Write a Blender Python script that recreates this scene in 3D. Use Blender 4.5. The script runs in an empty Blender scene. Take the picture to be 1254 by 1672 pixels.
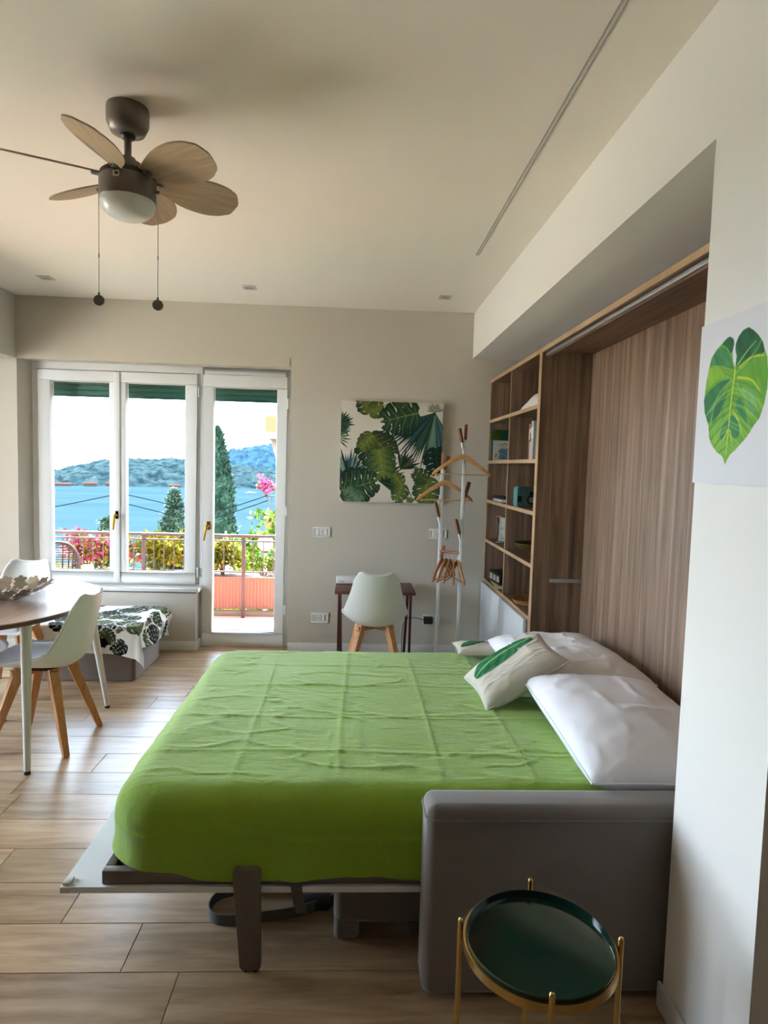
import bpy, bmesh, math, random
import numpy as np
from mathutils import Vector, Matrix

sc = bpy.context.scene
# ------------------------------------------------------------------ camera, sky, sun, exposure
H = 1.5433
PITCH, YAW, ROLL, FPX = .0719, .0471, .0282, 1037.85
cam = bpy.data.objects.new('camera', bpy.data.cameras.new('camera'))
sc.collection.objects.link(cam)
_fw = Vector((math.sin(YAW)*math.cos(PITCH), math.cos(YAW)*math.cos(PITCH), -math.sin(PITCH)))
_rt = Vector((math.cos(YAW), -math.sin(YAW), 0)); _up = _rt.cross(_fw)
_a = _rt*math.cos(ROLL)+_up*math.sin(ROLL); _b = _up*math.cos(ROLL)-_rt*math.sin(ROLL)
_m = Matrix((_a, _b, -_fw)).transposed().to_4x4(); _m.translation = (0, 0, H)
cam.matrix_world = _m
cam.data.sensor_fit = 'VERTICAL'; cam.data.sensor_height = 24; cam.data.lens = FPX/1672*24
cam.data.clip_start = .05; cam.data.clip_end = 5000
sc.camera = cam

SKY = 20.5
w = bpy.data.worlds.new('world'); sc.world = w; w.use_nodes = True
nt = w.node_tree; bg = nt.nodes['Background']
tc = nt.nodes.new('ShaderNodeTexCoord'); sx = nt.nodes.new('ShaderNodeSeparateXYZ')
rp = nt.nodes.new('ShaderNodeValToRGB')
hm = nt.nodes.new('ShaderNodeMapRange'); hm.inputs[1].default_value = -1; hm.inputs[2].default_value = 1
nt.links.new(tc.outputs['Generated'], sx.inputs[0]); nt.links.new(sx.outputs[2], hm.inputs[0]); nt.links.new(hm.outputs[0], rp.inputs[0])
_e = rp.color_ramp.elements.new(.485); _e.color = (.05, .06, .045, 1)     # land below the horizon
rp.color_ramp.elements[0].color = (.05, .06, .045, 1)
_e = rp.color_ramp.elements.new(.495); _e.color = (.74, .875, 1, 1)
rp.color_ramp.elements[-1].position = .9; rp.color_ramp.elements[-1].color = (.48, .70, 1, 1)
nt.links.new(rp.outputs[0], bg.inputs[0]); bg.inputs[1].default_value = SKY

sun = bpy.data.objects.new('sun', bpy.data.lights.new('sun', 'SUN'))
sc.collection.objects.link(sun)
sun.data.energy = 72; sun.data.angle = .01; sun.data.color = (1, .92, .80)
sun.rotation_euler = Vector((.46, -.78, -1.35)).to_track_quat('-Z', 'Y').to_euler()
sc.view_settings.view_transform = 'Standard'; sc.view_settings.look = 'None'
sc.view_settings.exposure = .60; sc.view_settings.gamma = 1; sc.view_settings.use_curve_mapping = False
def portal(x, y, z, sx_, sz_, rot):
    L = bpy.data.lights.new('daylight_portal', 'AREA'); L.shape = 'RECTANGLE'; L.size = sx_; L.size_y = sz_
    L.cycles.is_portal = True
    o = bpy.data.objects.new('daylight_portal', L); sc.collection.objects.link(o)
    o.location = (x, y, z); o.rotation_euler = rot
portal(-1.58, 5.45, 1.15, 2.1, 2.3, (math.pi/2, 0, math.pi))
LW = (2.5, 4.0, .03, 2.72)     # window in the left wall beyond the beam: y0 y1 z0 z1
portal(-4.36, (LW[0]+LW[1])/2, (LW[2]+LW[3])/2, LW[1]-LW[0], LW[3]-LW[2], (math.pi/2, 0, -math.pi/2))

# ------------------------------------------------------------------ helpers
rnd = random.Random(7)
PI = math.pi
def S(h, k=1.0):
    h = h.lstrip('#'); r = []
    for i in (0, 2, 4):
        c = int(h[i:i+2], 16)/255
        r.append((c/12.92 if c <= .04045 else ((c+.055)/1.055)**2.4)*k)
    return tuple(r)
def link(o, parent=None):
    sc.collection.objects.link(o)
    if parent is not None: o.parent = parent
    return o
def tag(o, label=None, cat=None, group=None, kind=None):
    if label: o['label'] = label
    if cat: o['category'] = cat
    if group: o['group'] = group
    if kind: o['kind'] = kind
    return o
def thing(name, label, cat, loc=(0, 0, 0), rz=0, group=None):
    o = bpy.data.objects.new(name, None); link(o); o.location = loc; o.rotation_euler = (0, 0, rz)
    o.empty_display_size = .1
    return tag(o, label, cat, group)
def copy_tree(o, parent=None):
    c = o.copy(); link(c)
    c.parent = parent
    for ch in list(o.children): copy_tree(ch, c)
    return c

class MB:
    def __init__(s): s.v = []; s.f = []
    def add(s, vs, fs):
        n = len(s.v); s.v += [tuple(p) for p in vs]; s.f += [tuple(i+n for i in f) for f in fs]; return s
    def box(s, x0, x1, y0, y1, z0, z1):
        return s.add([(x, y, z) for z in (z0, z1) for y in (y0, y1) for x in (x0, x1)],
                     [(0, 2, 3, 1), (4, 5, 7, 6), (0, 1, 5, 4), (2, 6, 7, 3), (0, 4, 6, 2), (1, 3, 7, 5)])
    def cyl(s, p0, p1, r0, r1=None, n=16, cap=True, turn=0.):
        r1 = r0 if r1 is None else r1
        p0, p1 = Vector(p0), Vector(p1); d = (p1-p0).normalized()
        a = d.orthogonal().normalized() if abs(d.z) < .999 else Vector((1, 0, 0))
        if abs(d.z) < .999:
            a = Vector((0, 0, 1)).cross(d).normalized()
        b = d.cross(a); vs = []
        for p, r in ((p0, r0), (p1, r1)):
            for i in range(n):
                t = 2*PI*i/n+turn; vs.append(p+a*math.cos(t)*r+b*math.sin(t)*r)
        fs = [(i, (i+1) % n, n+(i+1) % n, n+i) for i in range(n)]
        if cap: fs += [tuple(range(n-1, -1, -1)), tuple(range(n, 2*n))]
        return s.add(vs, fs)
    def beam(s, p0, p1, w0, w1=None):      # square section
        w1 = w0 if w1 is None else w1
        return s.cyl(p0, p1, w0*.7071, w1*.7071, 4, True, PI/4)
    def tube(s, pts, r, n=8, closed=False):
        pts = [Vector(p) for p in pts]; vs = []; m = len(pts); prev = None
        for i, p in enumerate(pts):
            if closed: d = pts[(i+1) % m]-pts[i-1]
            else: d = pts[min(i+1, m-1)]-pts[max(i-1, 0)]
            d.normalize()
            a = d.orthogonal().normalized() if prev is None else (prev-d*prev.dot(d)).normalized()
            prev = a; b = d.cross(a); rr = r[i] if isinstance(r, (list, tuple)) else r
            vs += [p+a*math.cos(2*PI*k/n)*rr+b*math.sin(2*PI*k/n)*rr for k in range(n)]
        fs = [(i*n+k, i*n+(k+1) % n, (i+1) % m*n+(k+1) % n, (i+1) % m*n+k) for i in range(m if closed else m-1) for k in range(n)]
        if not closed: fs += [tuple(range(n-1, -1, -1)), tuple(range((m-1)*n, m*n))]
        return s.add(vs, fs)
    def lathe(s, prof, n=32, c=(0, 0, 0)):
        vs = []; fs = []; m = len(prof)
        for r, z in prof:
            vs += [(c[0]+r*math.cos(2*PI*k/n), c[1]+r*math.sin(2*PI*k/n), c[2]+z) for k in range(n)]
        for i in range(m-1):
            fs += [(i*n+k, i*n+(k+1) % n, (i+1)*n+(k+1) % n, (i+1)*n+k) for k in range(n)]
        if prof[0][0] > 1e-5: fs.append(tuple(range(n-1, -1, -1)))
        if prof[-1][0] > 1e-5: fs.append(tuple(range((m-1)*n, m*n)))
        return s.add(vs, fs)
    def prism(s, poly, fn, h0, h1):         # poly (a,b) -> fn(a,b,h)
        n = len(poly)
        vs = [fn(a, b, h0) for a, b in poly]+[fn(a, b, h1) for a, b in poly]
        return s.add(vs, [tuple(range(n-1, -1, -1)), tuple(range(n, 2*n))]+[(i, (i+1) % n, n+(i+1) % n, n+i) for i in range(n)])
    def grid(s, fn, nu, nv, cu=False, cv=False):
        vs = [fn(i/(nu if cu else nu-1), j/(nv if cv else nv-1)) for j in range(nv) for i in range(nu)]
        fs = [(j*nu+i, j*nu+(i+1) % nu, (j+1) % nv*nu+(i+1) % nu, (j+1) % nv*nu+i)
              for j in range(nv if cv else nv-1) for i in range(nu if cu else nu-1)]
        return s.add(vs, fs)
    def build(s, name, mat, parent=None, bevel=0, seg=2, smooth=35, solid=0, fix=True, loc=None):
        me = bpy.data.meshes.new(name); me.from_pydata(s.v, [], s.f)
        bm = bmesh.new(); bm.from_mesh(me)
        if fix:
            bmesh.ops.remove_doubles(bm, verts=bm.verts, dist=1e-5)
            bmesh.ops.recalc_face_normals(bm, faces=bm.faces)
        if solid: bmesh.ops.solidify(bm, geom=bm.faces[:], thickness=solid)
        if bevel:
            es = [e for e in bm.edges if len(e.link_faces) == 2 and e.calc_face_angle(0) > .6]
            bmesh.ops.bevel(bm, geom=es, offset=bevel, segments=seg, affect='EDGES', clamp_overlap=True, profile=.5)
        bm.to_mesh(me); bm.free()
        if smooth:
            me.polygons.foreach_set('use_smooth', [True]*len(me.polygons))
            me.set_sharp_from_angle(angle=math.radians(smooth))
        me.materials.append(M(mat) if isinstance(mat, str) else mat)
        o = bpy.data.objects.new(name, me); link(o, parent)
        if loc: o.location = loc
        return o
def lerp(xs, ys, t):
    return float(np.interp(t, xs, ys))
def spline(xs, ys):
    xs = np.array(xs, float); ys = np.array(ys, float); n = len(xs)
    m = np.gradient(ys, xs)
    def f(t):
        i = min(max(int(np.searchsorted(xs, t)-1), 0), n-2); h = xs[i+1]-xs[i]; u = (t-xs[i])/h
        return (2*u**3-3*u**2+1)*ys[i]+(u**3-2*u**2+u)*h*m[i]+(-2*u**3+3*u**2)*ys[i+1]+(u**3-u**2)*h*m[i+1]
    return f
def struct(o, label=None):
    o['kind'] = 'structure'
    if label: o['label'] = label
    return o

# ------------------------------------------------------------------ materials
MATS = {}
def M(n): return MATS[n]
def newmat(name):
    m = bpy.data.materials.new(name); m.use_nodes = True; MATS[name] = m
    return m, m.node_tree, m.node_tree.nodes['Principled BSDF']
def plain(name, col, rough=.5, metal=0, var=.06, vscale=6, bump=0, bscale=80, spec=.5, sheen=0, coat=0, trans=0):
    m, t, b = newmat(name); N = t.nodes; L = t.links
    col = S(col) if isinstance(col, str) else col
    tcn = N.new('ShaderNodeTexCoord'); nz = N.new('ShaderNodeTexNoise')
    nz.inputs['Scale'].default_value = vscale; nz.inputs['Detail'].default_value = 4
    L.new(tcn.outputs['Object'], nz.inputs['Vector'])
    mx = N.new('ShaderNodeMix'); mx.data_type = 'RGBA'
    mx.inputs[6].default_value = (*[c*(1-var) for c in col], 1); mx.inputs[7].default_value = (*[min(1, c*(1+var)) for c in col], 1)
    L.new(nz.outputs['Fac'], mx.inputs[0]); L.new(mx.outputs[2], b.inputs['Base Color'])
    b.inputs['Roughness'].default_value = rough; b.inputs['Metallic'].default_value = metal
    b.inputs['Specular IOR Level'].default_value = spec
    if sheen: b.inputs['Sheen Weight'].default_value = sheen; b.inputs['Sheen Roughness'].default_value = .4
    if coat: b.inputs['Coat Weight'].default_value = coat; b.inputs['Coat Roughness'].default_value = .1
    if trans:
        b.inputs['Subsurface Weight'].default_value = 0
    if bump:
        n2 = N.new('ShaderNodeTexNoise'); n2.inputs['Scale'].default_value = bscale; n2.inputs['Detail'].default_value = 3
        L.new(tcn.outputs['Object'], n2.inputs['Vector'])
        bp = N.new('ShaderNodeBump'); bp.inputs['Strength'].default_value = bump; bp.inputs['Distance'].default_value = .004
        L.new(n2.outputs['Fac'], bp.inputs['Height']); L.new(bp.outputs[0], b.inputs['Normal'])
    return m
def wood(name, cols, scale=(1, 18, 18), rough=.4, big=2.2, stripes=0, per_object=False, spec=.4, bump=.08):
    """grain runs along the axis with the small scale; cols = dark, mid, light"""
    m, t, b = newmat(name); N = t.nodes; L = t.links
    tcn = N.new('ShaderNodeTexCoord'); mp = N.new('ShaderNodeMapping'); mp.inputs['Scale'].default_value = scale
    src = tcn.outputs['Object']
    if per_object:
        oi = N.new('ShaderNodeObjectInfo'); vm = N.new('ShaderNodeVectorMath'); vm.operation = 'SCALE'
        cb = N.new('ShaderNodeCombineXYZ')
        for i in range(3): L.new(oi.outputs['Random'], cb.inputs[i])
        vm.inputs['Scale'].default_value = 37; L.new(cb.outputs[0], vm.inputs[0])
        va = N.new('ShaderNodeVectorMath'); L.new(src, va.inputs[0]); L.new(vm.outputs[0], va.inputs[1]); src = va.outputs[0]
    L.new(src, mp.inputs['Vector'])
    n1 = N.new('ShaderNodeTexNoise'); n1.inputs['Scale'].default_value = big; n1.inputs['Detail'].default_value = 8
    n1.inputs['Roughness'].default_value = .62; n1.inputs['Distortion'].default_value = .6
    L.new(mp.outputs[0], n1.inputs['Vector'])
    rmp = N.new('ShaderNodeValToRGB'); cr = rmp.color_ramp
    cr.elements[0].position = .28; cr.elements[0].color = (*S(cols[0]), 1)
    cr.elements[1].position = .74; cr.elements[1].color = (*S(cols[2]), 1)
    e = cr.elements.new(.52); e.color = (*S(cols[1]), 1)
    L.new(n1.outputs['Fac'], rmp.inputs[0]); out = rmp.outputs[0]
    if per_object:
        mr = N.new('ShaderNodeMapRange'); mr.inputs[3].default_value = .80; mr.inputs[4].default_value = 1.14
        L.new(oi.outputs['Random'], mr.inputs[0])
        hs = N.new('ShaderNodeHueSaturation'); L.new(mr.outputs[0], hs.inputs['Value']); L.new(out, hs.inputs['Color']); out = hs.outputs[0]
    if stripes:
        n3 = N.new('ShaderNodeTexNoise'); n3.inputs['Scale'].default_value = stripes; n3.inputs['Detail'].default_value = 1
        mp3 = N.new('ShaderNodeMapping'); mp3.inputs['Scale'].default_value = tuple(1 if q > 3 else .02 for q in scale)
        L.new(src, mp3.inputs['Vector']); L.new(mp3.outputs[0], n3.inputs['Vector'])
        mr3 = N.new('ShaderNodeMapRange'); mr3.inputs[1].default_value = .35; mr3.inputs[2].default_value = .65
        mr3.inputs[3].default_value = .78; mr3.inputs[4].default_value = 1.18; L.new(n3.outputs['Fac'], mr3.inputs[0])
        h3 = N.new('ShaderNodeHueSaturation'); L.new(mr3.outputs[0], h3.inputs['Value']); L.new(out, h3.inputs['Color']); out = h3.outputs[0]
    L.new(out, b.inputs['Base Color'])
    b.inputs['Roughness'].default_value = rough; b.inputs['Specular IOR Level'].default_value = spec
    bp = N.new('ShaderNodeBump'); bp.inputs['Strength'].default_value = bump; bp.inputs['Distance'].default_value = .002
    L.new(n1.outputs['Fac'], bp.inputs['Height']); L.new(bp.outputs[0], b.inputs['Normal'])
    return m
def fabric(name, col, weave=700, bump=.25, var=.1, rough=.9, sheen=.2, vscale=9):
    m, t, b = newmat(name); N = t.nodes; L = t.links; col = S(col) if isinstance(col, str) else col
    tcn = N.new('ShaderNodeTexCoord')
    n1 = N.new('ShaderNodeTexNoise'); n1.inputs['Scale'].default_value = vscale; n1.inputs['Detail'].default_value = 6
    L.new(tcn.outputs['Object'], n1.inputs['Vector'])
    mx = N.new('ShaderNodeMix'); mx.data_type = 'RGBA'
    mx.inputs[6].default_value = (*[c*(1-var) for c in col], 1); mx.inputs[7].default_value = (*[c*(1+var) for c in col], 1)
    L.new(n1.outputs['Fac'], mx.inputs[0]); L.new(mx.outputs[2], b.inputs['Base Color'])
    mp = N.new('ShaderNodeMapping'); mp.inputs['Scale'].default_value = (1, .35, 1); L.new(tcn.outputs['Object'], mp.inputs['Vector'])
    n2 = N.new('ShaderNodeTexNoise'); n2.inputs['Scale'].default_value = weave; n2.inputs['Detail'].default_value = 2
    L.new(mp.outputs[0], n2.inputs['Vector'])
    bp = N.new('ShaderNodeBump'); bp.inputs['Strength'].default_value = bump; bp.inputs['Distance'].default_value = .002
    L.new(n2.outputs['Fac'], bp.inputs['Height']); L.new(bp.outputs[0], b.inputs['Normal'])
    b.inputs['Roughness'].default_value = rough; b.inputs['Specular IOR Level'].default_value = .2
    if sheen: b.inputs['Sheen Weight'].default_value = sheen
    return m
def crinkle(name, col, sheen=.35):
    m, t, b = newmat(name); N = t.nodes; L = t.links; col = S(col)
    tcn = N.new('ShaderNodeTexCoord'); hs = []
    for sc_, st in (((9, 34, 9), .9), ((60, 12, 12), .45), ((260, 260, 260), .35)):
        mp = N.new('ShaderNodeMapping'); mp.inputs['Scale'].default_value = sc_; L.new(tcn.outputs['Object'], mp.inputs[0])
        n = N.new('ShaderNodeTexNoise'); n.inputs['Scale'].default_value = 1; n.inputs['Detail'].default_value = 5; n.inputs['Distortion'].default_value = .8
        L.new(mp.outputs[0], n.inputs[0]); mu = N.new('ShaderNodeMath'); mu.operation = 'MULTIPLY'; mu.inputs[1].default_value = st
        L.new(n.outputs['Fac'], mu.inputs[0]); hs.append(mu)
    a1 = N.new('ShaderNodeMath'); L.new(hs[0].outputs[0], a1.inputs[0]); L.new(hs[1].outputs[0], a1.inputs[1])
    a2 = N.new('ShaderNodeMath'); L.new(a1.outputs[0], a2.inputs[0]); L.new(hs[2].outputs[0], a2.inputs[1])
    bp = N.new('ShaderNodeBump'); bp.inputs['Strength'].default_value = .85; bp.inputs['Distance'].default_value = .006
    L.new(a2.outputs[0], bp.inputs['Height']); L.new(bp.outputs[0], b.inputs['Normal'])
    mx = N.new('ShaderNodeMix'); mx.data_type = 'RGBA'
    mx.inputs[6].default_value = (*[c*.82 for c in col], 1); mx.inputs[7].default_value = (*[c*1.15 for c in col], 1)
    L.new(hs[2].inputs[0].links[0].from_socket, mx.inputs[0]); L.new(mx.outputs[2], b.inputs['Base Color'])
    b.inputs['Roughness'].default_value = .85; b.inputs['Specular IOR Level'].default_value = .25; b.inputs['Sheen Weight'].default_value = sheen
    return m
def painted(name, rough=.7, spec=.3):
    m, t, b = newmat(name); a = t.nodes.new('ShaderNodeVertexColor'); a.layer_name = 'Col'
    t.links.new(a.outputs[0], b.inputs['Base Color']); b.inputs['Roughness'].default_value = rough
    b.inputs['Specular IOR Level'].default_value = spec
    return m
def leafmat(name, a, b_, scale=1.2, rough=.8, spec=.08):
    m, t, b = newmat(name); N = t.nodes; L = t.links
    tcn = N.new('ShaderNodeTexCoord'); nz = N.new('ShaderNodeTexNoise'); nz.inputs['Scale'].default_value = scale; nz.inputs['Detail'].default_value = 5
    L.new(tcn.outputs['Object'], nz.inputs['Vector'])
    r = N.new('ShaderNodeValToRGB'); r.color_ramp.elements[0].position = .35; r.color_ramp.elements[1].position = .65
    r.color_ramp.elements[0].color = (*S(a), 1); r.color_ramp.elements[1].color = (*S(b_), 1)
    L.new(nz.outputs['Fac'], r.inputs[0]); L.new(r.outputs[0], b.inputs['Base Color']); b.inputs['Roughness'].default_value = rough
    b.inputs['Specular IOR Level'].default_value = spec
    return m
def glassmat(name, tint=(1, 1, 1)):
    m, t, b = newmat(name); N = t.nodes; L = t.links; N.remove(b)
    tr = N.new('ShaderNodeBsdfTransparent'); tr.inputs[0].default_value = (*tint, 1)
    gl = N.new('ShaderNodeBsdfGlossy'); gl.inputs['Roughness'].default_value = .02
    fr = N.new('ShaderNodeFresnel'); fr.inputs[0].default_value = 1.25
    mx = N.new('ShaderNodeMixShader'); L.new(fr.outputs[0], mx.inputs[0]); L.new(tr.outputs[0], mx.inputs[1]); L.new(gl.outputs[0], mx.inputs[2])
    L.new(mx.outputs[0], N['Material Output'].inputs[0]); return m

plain('paint', '#EFECE6', .85, var=.015, vscale=2, bump=.05, bscale=160, spec=.2)
plain('paint_dimmed', '#CBC4B8', .85, var=.015, vscale=2, bump=.05, bscale=160, spec=.2)  # white wall paint darkened in place of weaker light on these surfaces
plain('ceiling_paint', '#F3ECE0', .9, var=.015, vscale=2, bump=.03, bscale=160, spec=.15)
plain('white_lacquer', '#E8E9E8', .35, var=.01, spec=.4)
plain('baseboard_white', '#E3E1DD', .5, var=.02)
plain('shell_white', '#E6E7E4', .38, var=.01, spec=.45)
plain('cushion_white', '#E4E6EA', .75, var=.02)
plain('white_metal', '#E8ECEC', .35, var=.01)
plain('cabinet_white', '#E4E9EF', .22, var=.01)
plain('leg_grey_white', '#D9DAD6', .4, var=.02)
plain('black_plastic', '#131315', .45)
plain('brass', '#B98A2E', .28, 1, var=.1)
plain('gold', '#C9A86A', .25, 1, var=.06)
plain('steel', '#A9ABAE', .3, 1, var=.05)
plain('silver', '#B5B2AE', .22, 1, var=.06)
plain('aluminium', '#B9BBBE', .4, .8, var=.03)
plain('fan_metal', '#6E675F', .42, .35, var=.05)
plain('fan_dark', '#2E2B28', .5, .3)
plain('opal_glass', '#E9E9E4', .3, var=.01)
plain('slot_grey', '#9A9893', .6)
plain('spot_trim', '#CFC8C0', .6)
plain('bed_frame_metal', '#6A6157', .45, .2, var=.05)
plain('strap_grey', '#5B5852', .7, var=.1)
plain('tray_green', '#032A21', .12, var=.05, spec=.6, coat=.4)
plain('desk_top', '#5E332A', .45, var=.15, vscale=20)
plain('desk_metal', '#4A1D1A', .45)
plain('switch_white', '#EFEDE8', .35, var=.005)
plain('shutter_green', '#1E5A4B', .55)
plain('rail_brown', '#3A2B2C', .55)
plain('terracotta', '#C9785A', .8, var=.1, vscale=5)
plain('planter_plastic', '#865A4C', .7, var=.06)
plain('stucco_orange', '#6A3E1C', .9, var=.08, bump=.2, bscale=30)
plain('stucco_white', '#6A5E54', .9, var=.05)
plain('tile_floor', '#CC9280', .7, var=.12, vscale=5)
plain('wire', '#0E0F10', .9, spec=0)
plain('wicker', '#33241F', .7, var=.2, vscale=30)
plain('globe', '#B8B6B0', .3, var=.01)
plain('shore_wall', '#2C2A28', .9, spec=0); plain('shore_roof', '#2E1E18', .9, spec=0)
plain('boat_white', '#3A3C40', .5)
plain('low_bounce_wall', '#8A7A6A', .6, var=.1)  # unseen rear walls toned brown to cut light bounced into the room
plain('black_gap', '#1B1714', .9)
plain('soil', '#3B2A1C', .95, var=.3, vscale=12)
plain('bounce_stone', '#D2C6B4', .9, var=.12, vscale=3)  # pale tone chosen to bounce sun up to the ceiling
plain('gravel', '#8A7C68', .95, var=.2, vscale=2)
plain('ground', '#3C4A24', .95, var=.3, vscale=.4)
plain('gold_bowl', '#7C6230', .4, .6, var=.2, vscale=14)
plain('basket', '#A0713F', .7, var=.3, vscale=60)
plain('paper', '#D9D6CE', .7, var=.05)
plain('book_orange', '#A65B36', .6); plain('book_cream', '#CFC4AE', .6); plain('book_grey', '#A9B0B2', .6); plain('book_dark', '#1D1715', .5)
plain('book_teal', '#0E5648', .5); plain('tin_dark', '#2B2A2C', .4, .4)
plain('towel', '#DAD6CE', .95, var=.05, bump=.6, bscale=200)
fabric('sofa', '#736A64', 900, .35, .10, sheen=.5)
fabric('ottoman', '#6C5B50', 900, .35, .08, sheen=.4)
crinkle('green_cotton', '#8BB02C', .35)
fabric('pillow_cotton', '#EDEBF0', 600, .08, .02, sheen=0)
fabric('mattress', '#E0DFDE', 500, .1, .02, sheen=0)
wood('floor_oak', ('#8C6F52', '#B69A78', '#CBB295'), (1.1, 9, 9), .37, 2.0, per_object=True, spec=.5, bump=.03)
wood('walnut', ('#66503F', '#8A705C', '#A38A74'), (14, 14, .9), .5, 1.6, stripes=26)
wood('walnut_top', ('#553E2F', '#75594A', '#8C715C'), (14, .9, 14), .5, 1.6)
wood('edge_oak', ('#A48562', '#B89A76', '#C7AB88'), (9, 1.5, 1.5), .5, 2)
wood('beech', ('#B57A4A', '#C98F5C', '#D9A674'), (26, 26, 2.5), .42, 2)
wood('beech_x', ('#BD8750', '#D19D66', '#DDB07C'), (2.5, 26, 26), .42, 2)
wood('peg', ('#7A4A2C', '#94603C', '#A8744A'), (20, 20, 3), .5, 2)
wood('table_top', ('#8F7462', '#A98E7B', '#BBA38F'), (12, 1.2, 12), .3, 1.8, spec=.5)
wood('table_edge', ('#5A4034', '#6A4D40', '#785A4B'), (12, 12, 3), .5, 2)
wood('blade', ('#9A8467', '#AE987A', '#BFAA8C'), (1.5, 22, 22), .5, 2)
leafmat('hill', '#081116', '#1A2526', .12, spec=0); leafmat('hill_far_haze', '#0D1A22', '#182832', .07, spec=0)  # aerial haze put into the bluish base colours of both hills
leafmat('conifer', '#1F2C22', '#3C4A36', 1.5); leafmat('cypress', '#14251B', '#2A4030', 2.5)
leafmat('shrub', '#4E5A12', '#807C22', 6); leafmat('shrub_dark', '#2E4A14', '#5A6A20', 4)
leafmat('flower', '#7A2448', '#9C4C68', 9); leafmat('bark', '#3A2C20', '#5B4636', 8)
glassmat('glass')
painted('print'); painted('print_cloth', .9, .1)
# ------------------------------------------------------------------ the room
YF, YW, ZC, ZS, XR, XL, YN, YE = 5.167, 5.30, 2.788, 2.426, .9255, -2.665, 1.695, 1.318
XLW, YB, XRR, XN = -4.30, -1.60, 2.30, 1.42      # left wall, back wall, hall wall, niche back
PWD, PO = .2074, 1.8435
fl = struct(MB().box(XLW-.1, XRR+.1, YB-.1, YW+.14, -.12, -.014).build('floor', 'black_gap'), 'pale oak plank floor')
_pm = {}
joint = {0: -.67, 5: -1.54, 6: -1.263, 9: -1.56, 10: -1.25, 3: -1.95, 1: .35, 2: -1.3, 4: -.2, 7: -2.1, 8: -.75}
PL = 1.29
def plank(x0, x1, y0, y1):
    k = (round(x1-x0, 3), round(y1-y0, 3))
    if k not in _pm:
        a, b = (x1-x0)/2-.0007, (y1-y0)/2-.0007; c = .0016
        mb = MB()
        ring = lambda d, z: [(-a+d, -b+d, z), (a-d, -b+d, z), (a-d, b-d, z), (-a+d, b-d, z)]
        mb.add(ring(0, -.012)+ring(0, -c)+ring(c, 0), [(i, (i+1) % 4, 4+(i+1) % 4, 4+i) for i in range(4)] +
               [(4+i, 4+(i+1) % 4, 8+(i+1) % 4, 8+i) for i in range(4)]+[(8, 9, 10, 11)])
        o = mb.build('plank', 'floor_oak', fl, smooth=0); _pm[k] = o.data
    else:
        o = bpy.data.objects.new('plank', _pm[k]); link(o, fl)
    o.location = ((x0+x1)/2, (y0+y1)/2, -.0005)
n0 = math.floor((YB-PO)/PWD); n1 = math.ceil((YW-PO)/PWD)
for n in range(n0, n1):
    y0, y1 = max(YB, PO+n*PWD), min(YW+.02, PO+(n+1)*PWD)
    if y1-y0 < .02: continue
    j = joint.get(n, rnd.uniform(-2.6, -1.3)); x = j-PL*math.ceil((j-XLW)/PL)
    while x < XRR:
        a, b = max(x, XLW), min(x+PL, XRR)
        if b-a > .03: plank(round(a, 3), round(b, 3), y0, y1)
        x += PL
struct(MB().box(XLW-.1, XRR+.1, YB-.1, YF+.4, ZC, ZC+.2).build('ceiling', 'ceiling_paint', smooth=0), 'smooth white ceiling')
# far wall with the window and balcony door opening (splayed on the left)
ZT = 2.308; XD = -.522; XL2 = -2.615
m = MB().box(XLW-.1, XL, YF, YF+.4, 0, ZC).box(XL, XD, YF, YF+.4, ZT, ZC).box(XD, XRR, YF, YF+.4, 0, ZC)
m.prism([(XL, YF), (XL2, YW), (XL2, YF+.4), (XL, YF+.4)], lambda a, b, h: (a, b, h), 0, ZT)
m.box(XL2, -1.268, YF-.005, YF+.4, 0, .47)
struct(m.build('wall_far', 'paint_dimmed', smooth=0), 'white far wall with window and balcony door')
# right wall: pier, beam over the niche, niche back, hall return
m = MB().box(XR, XRR, YE, YN, 0, ZC).box(XR, XRR, YN, YF, ZS, ZC).box(XN, XRR, YN, YF, 0, ZS)
struct(m.build('wall_right', 'paint', smooth=0), 'white right wall with beam over the niche')
struct(MB().box(XRR, XRR+.1, YB, YE, 0, ZC).build('wall_hall', 'low_bounce_wall', smooth=0))
struct(MB().box(XLW-.1, XRR+.1, YB-.1, YB, 0, ZC).build('wall_back', 'low_bounce_wall', smooth=0))
y0, y1, z0, z1 = LW
m = MB().box(XLW-.1, XLW, YB, y0, 0, ZC).box(XLW-.1, XLW, y1, YF, 0, ZC).box(XLW-.1, XLW, y0, y1, 0, z0).box(XLW-.1, XLW, y0, y1, z1, ZC)
struct(m.build('wall_left', 'paint', smooth=0))
struct(MB().box(XL-.28, XL, YB, YF, ZT+.01, ZC).build('trim_1', 'paint_dimmed', smooth=0), 'white dropped beam along the left of the ceiling')
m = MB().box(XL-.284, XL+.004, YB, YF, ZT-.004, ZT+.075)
struct(m.build('trim_2', 'paint_dimmed', smooth=0), 'shallow white band along the foot of the beam')
struct(MB().box(XL+.004, XD-.02, YF-.005, YF, ZT-.002, ZT+.075).build('trim_3', 'paint_dimmed', smooth=0), 'shallow white band above the window')
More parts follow.
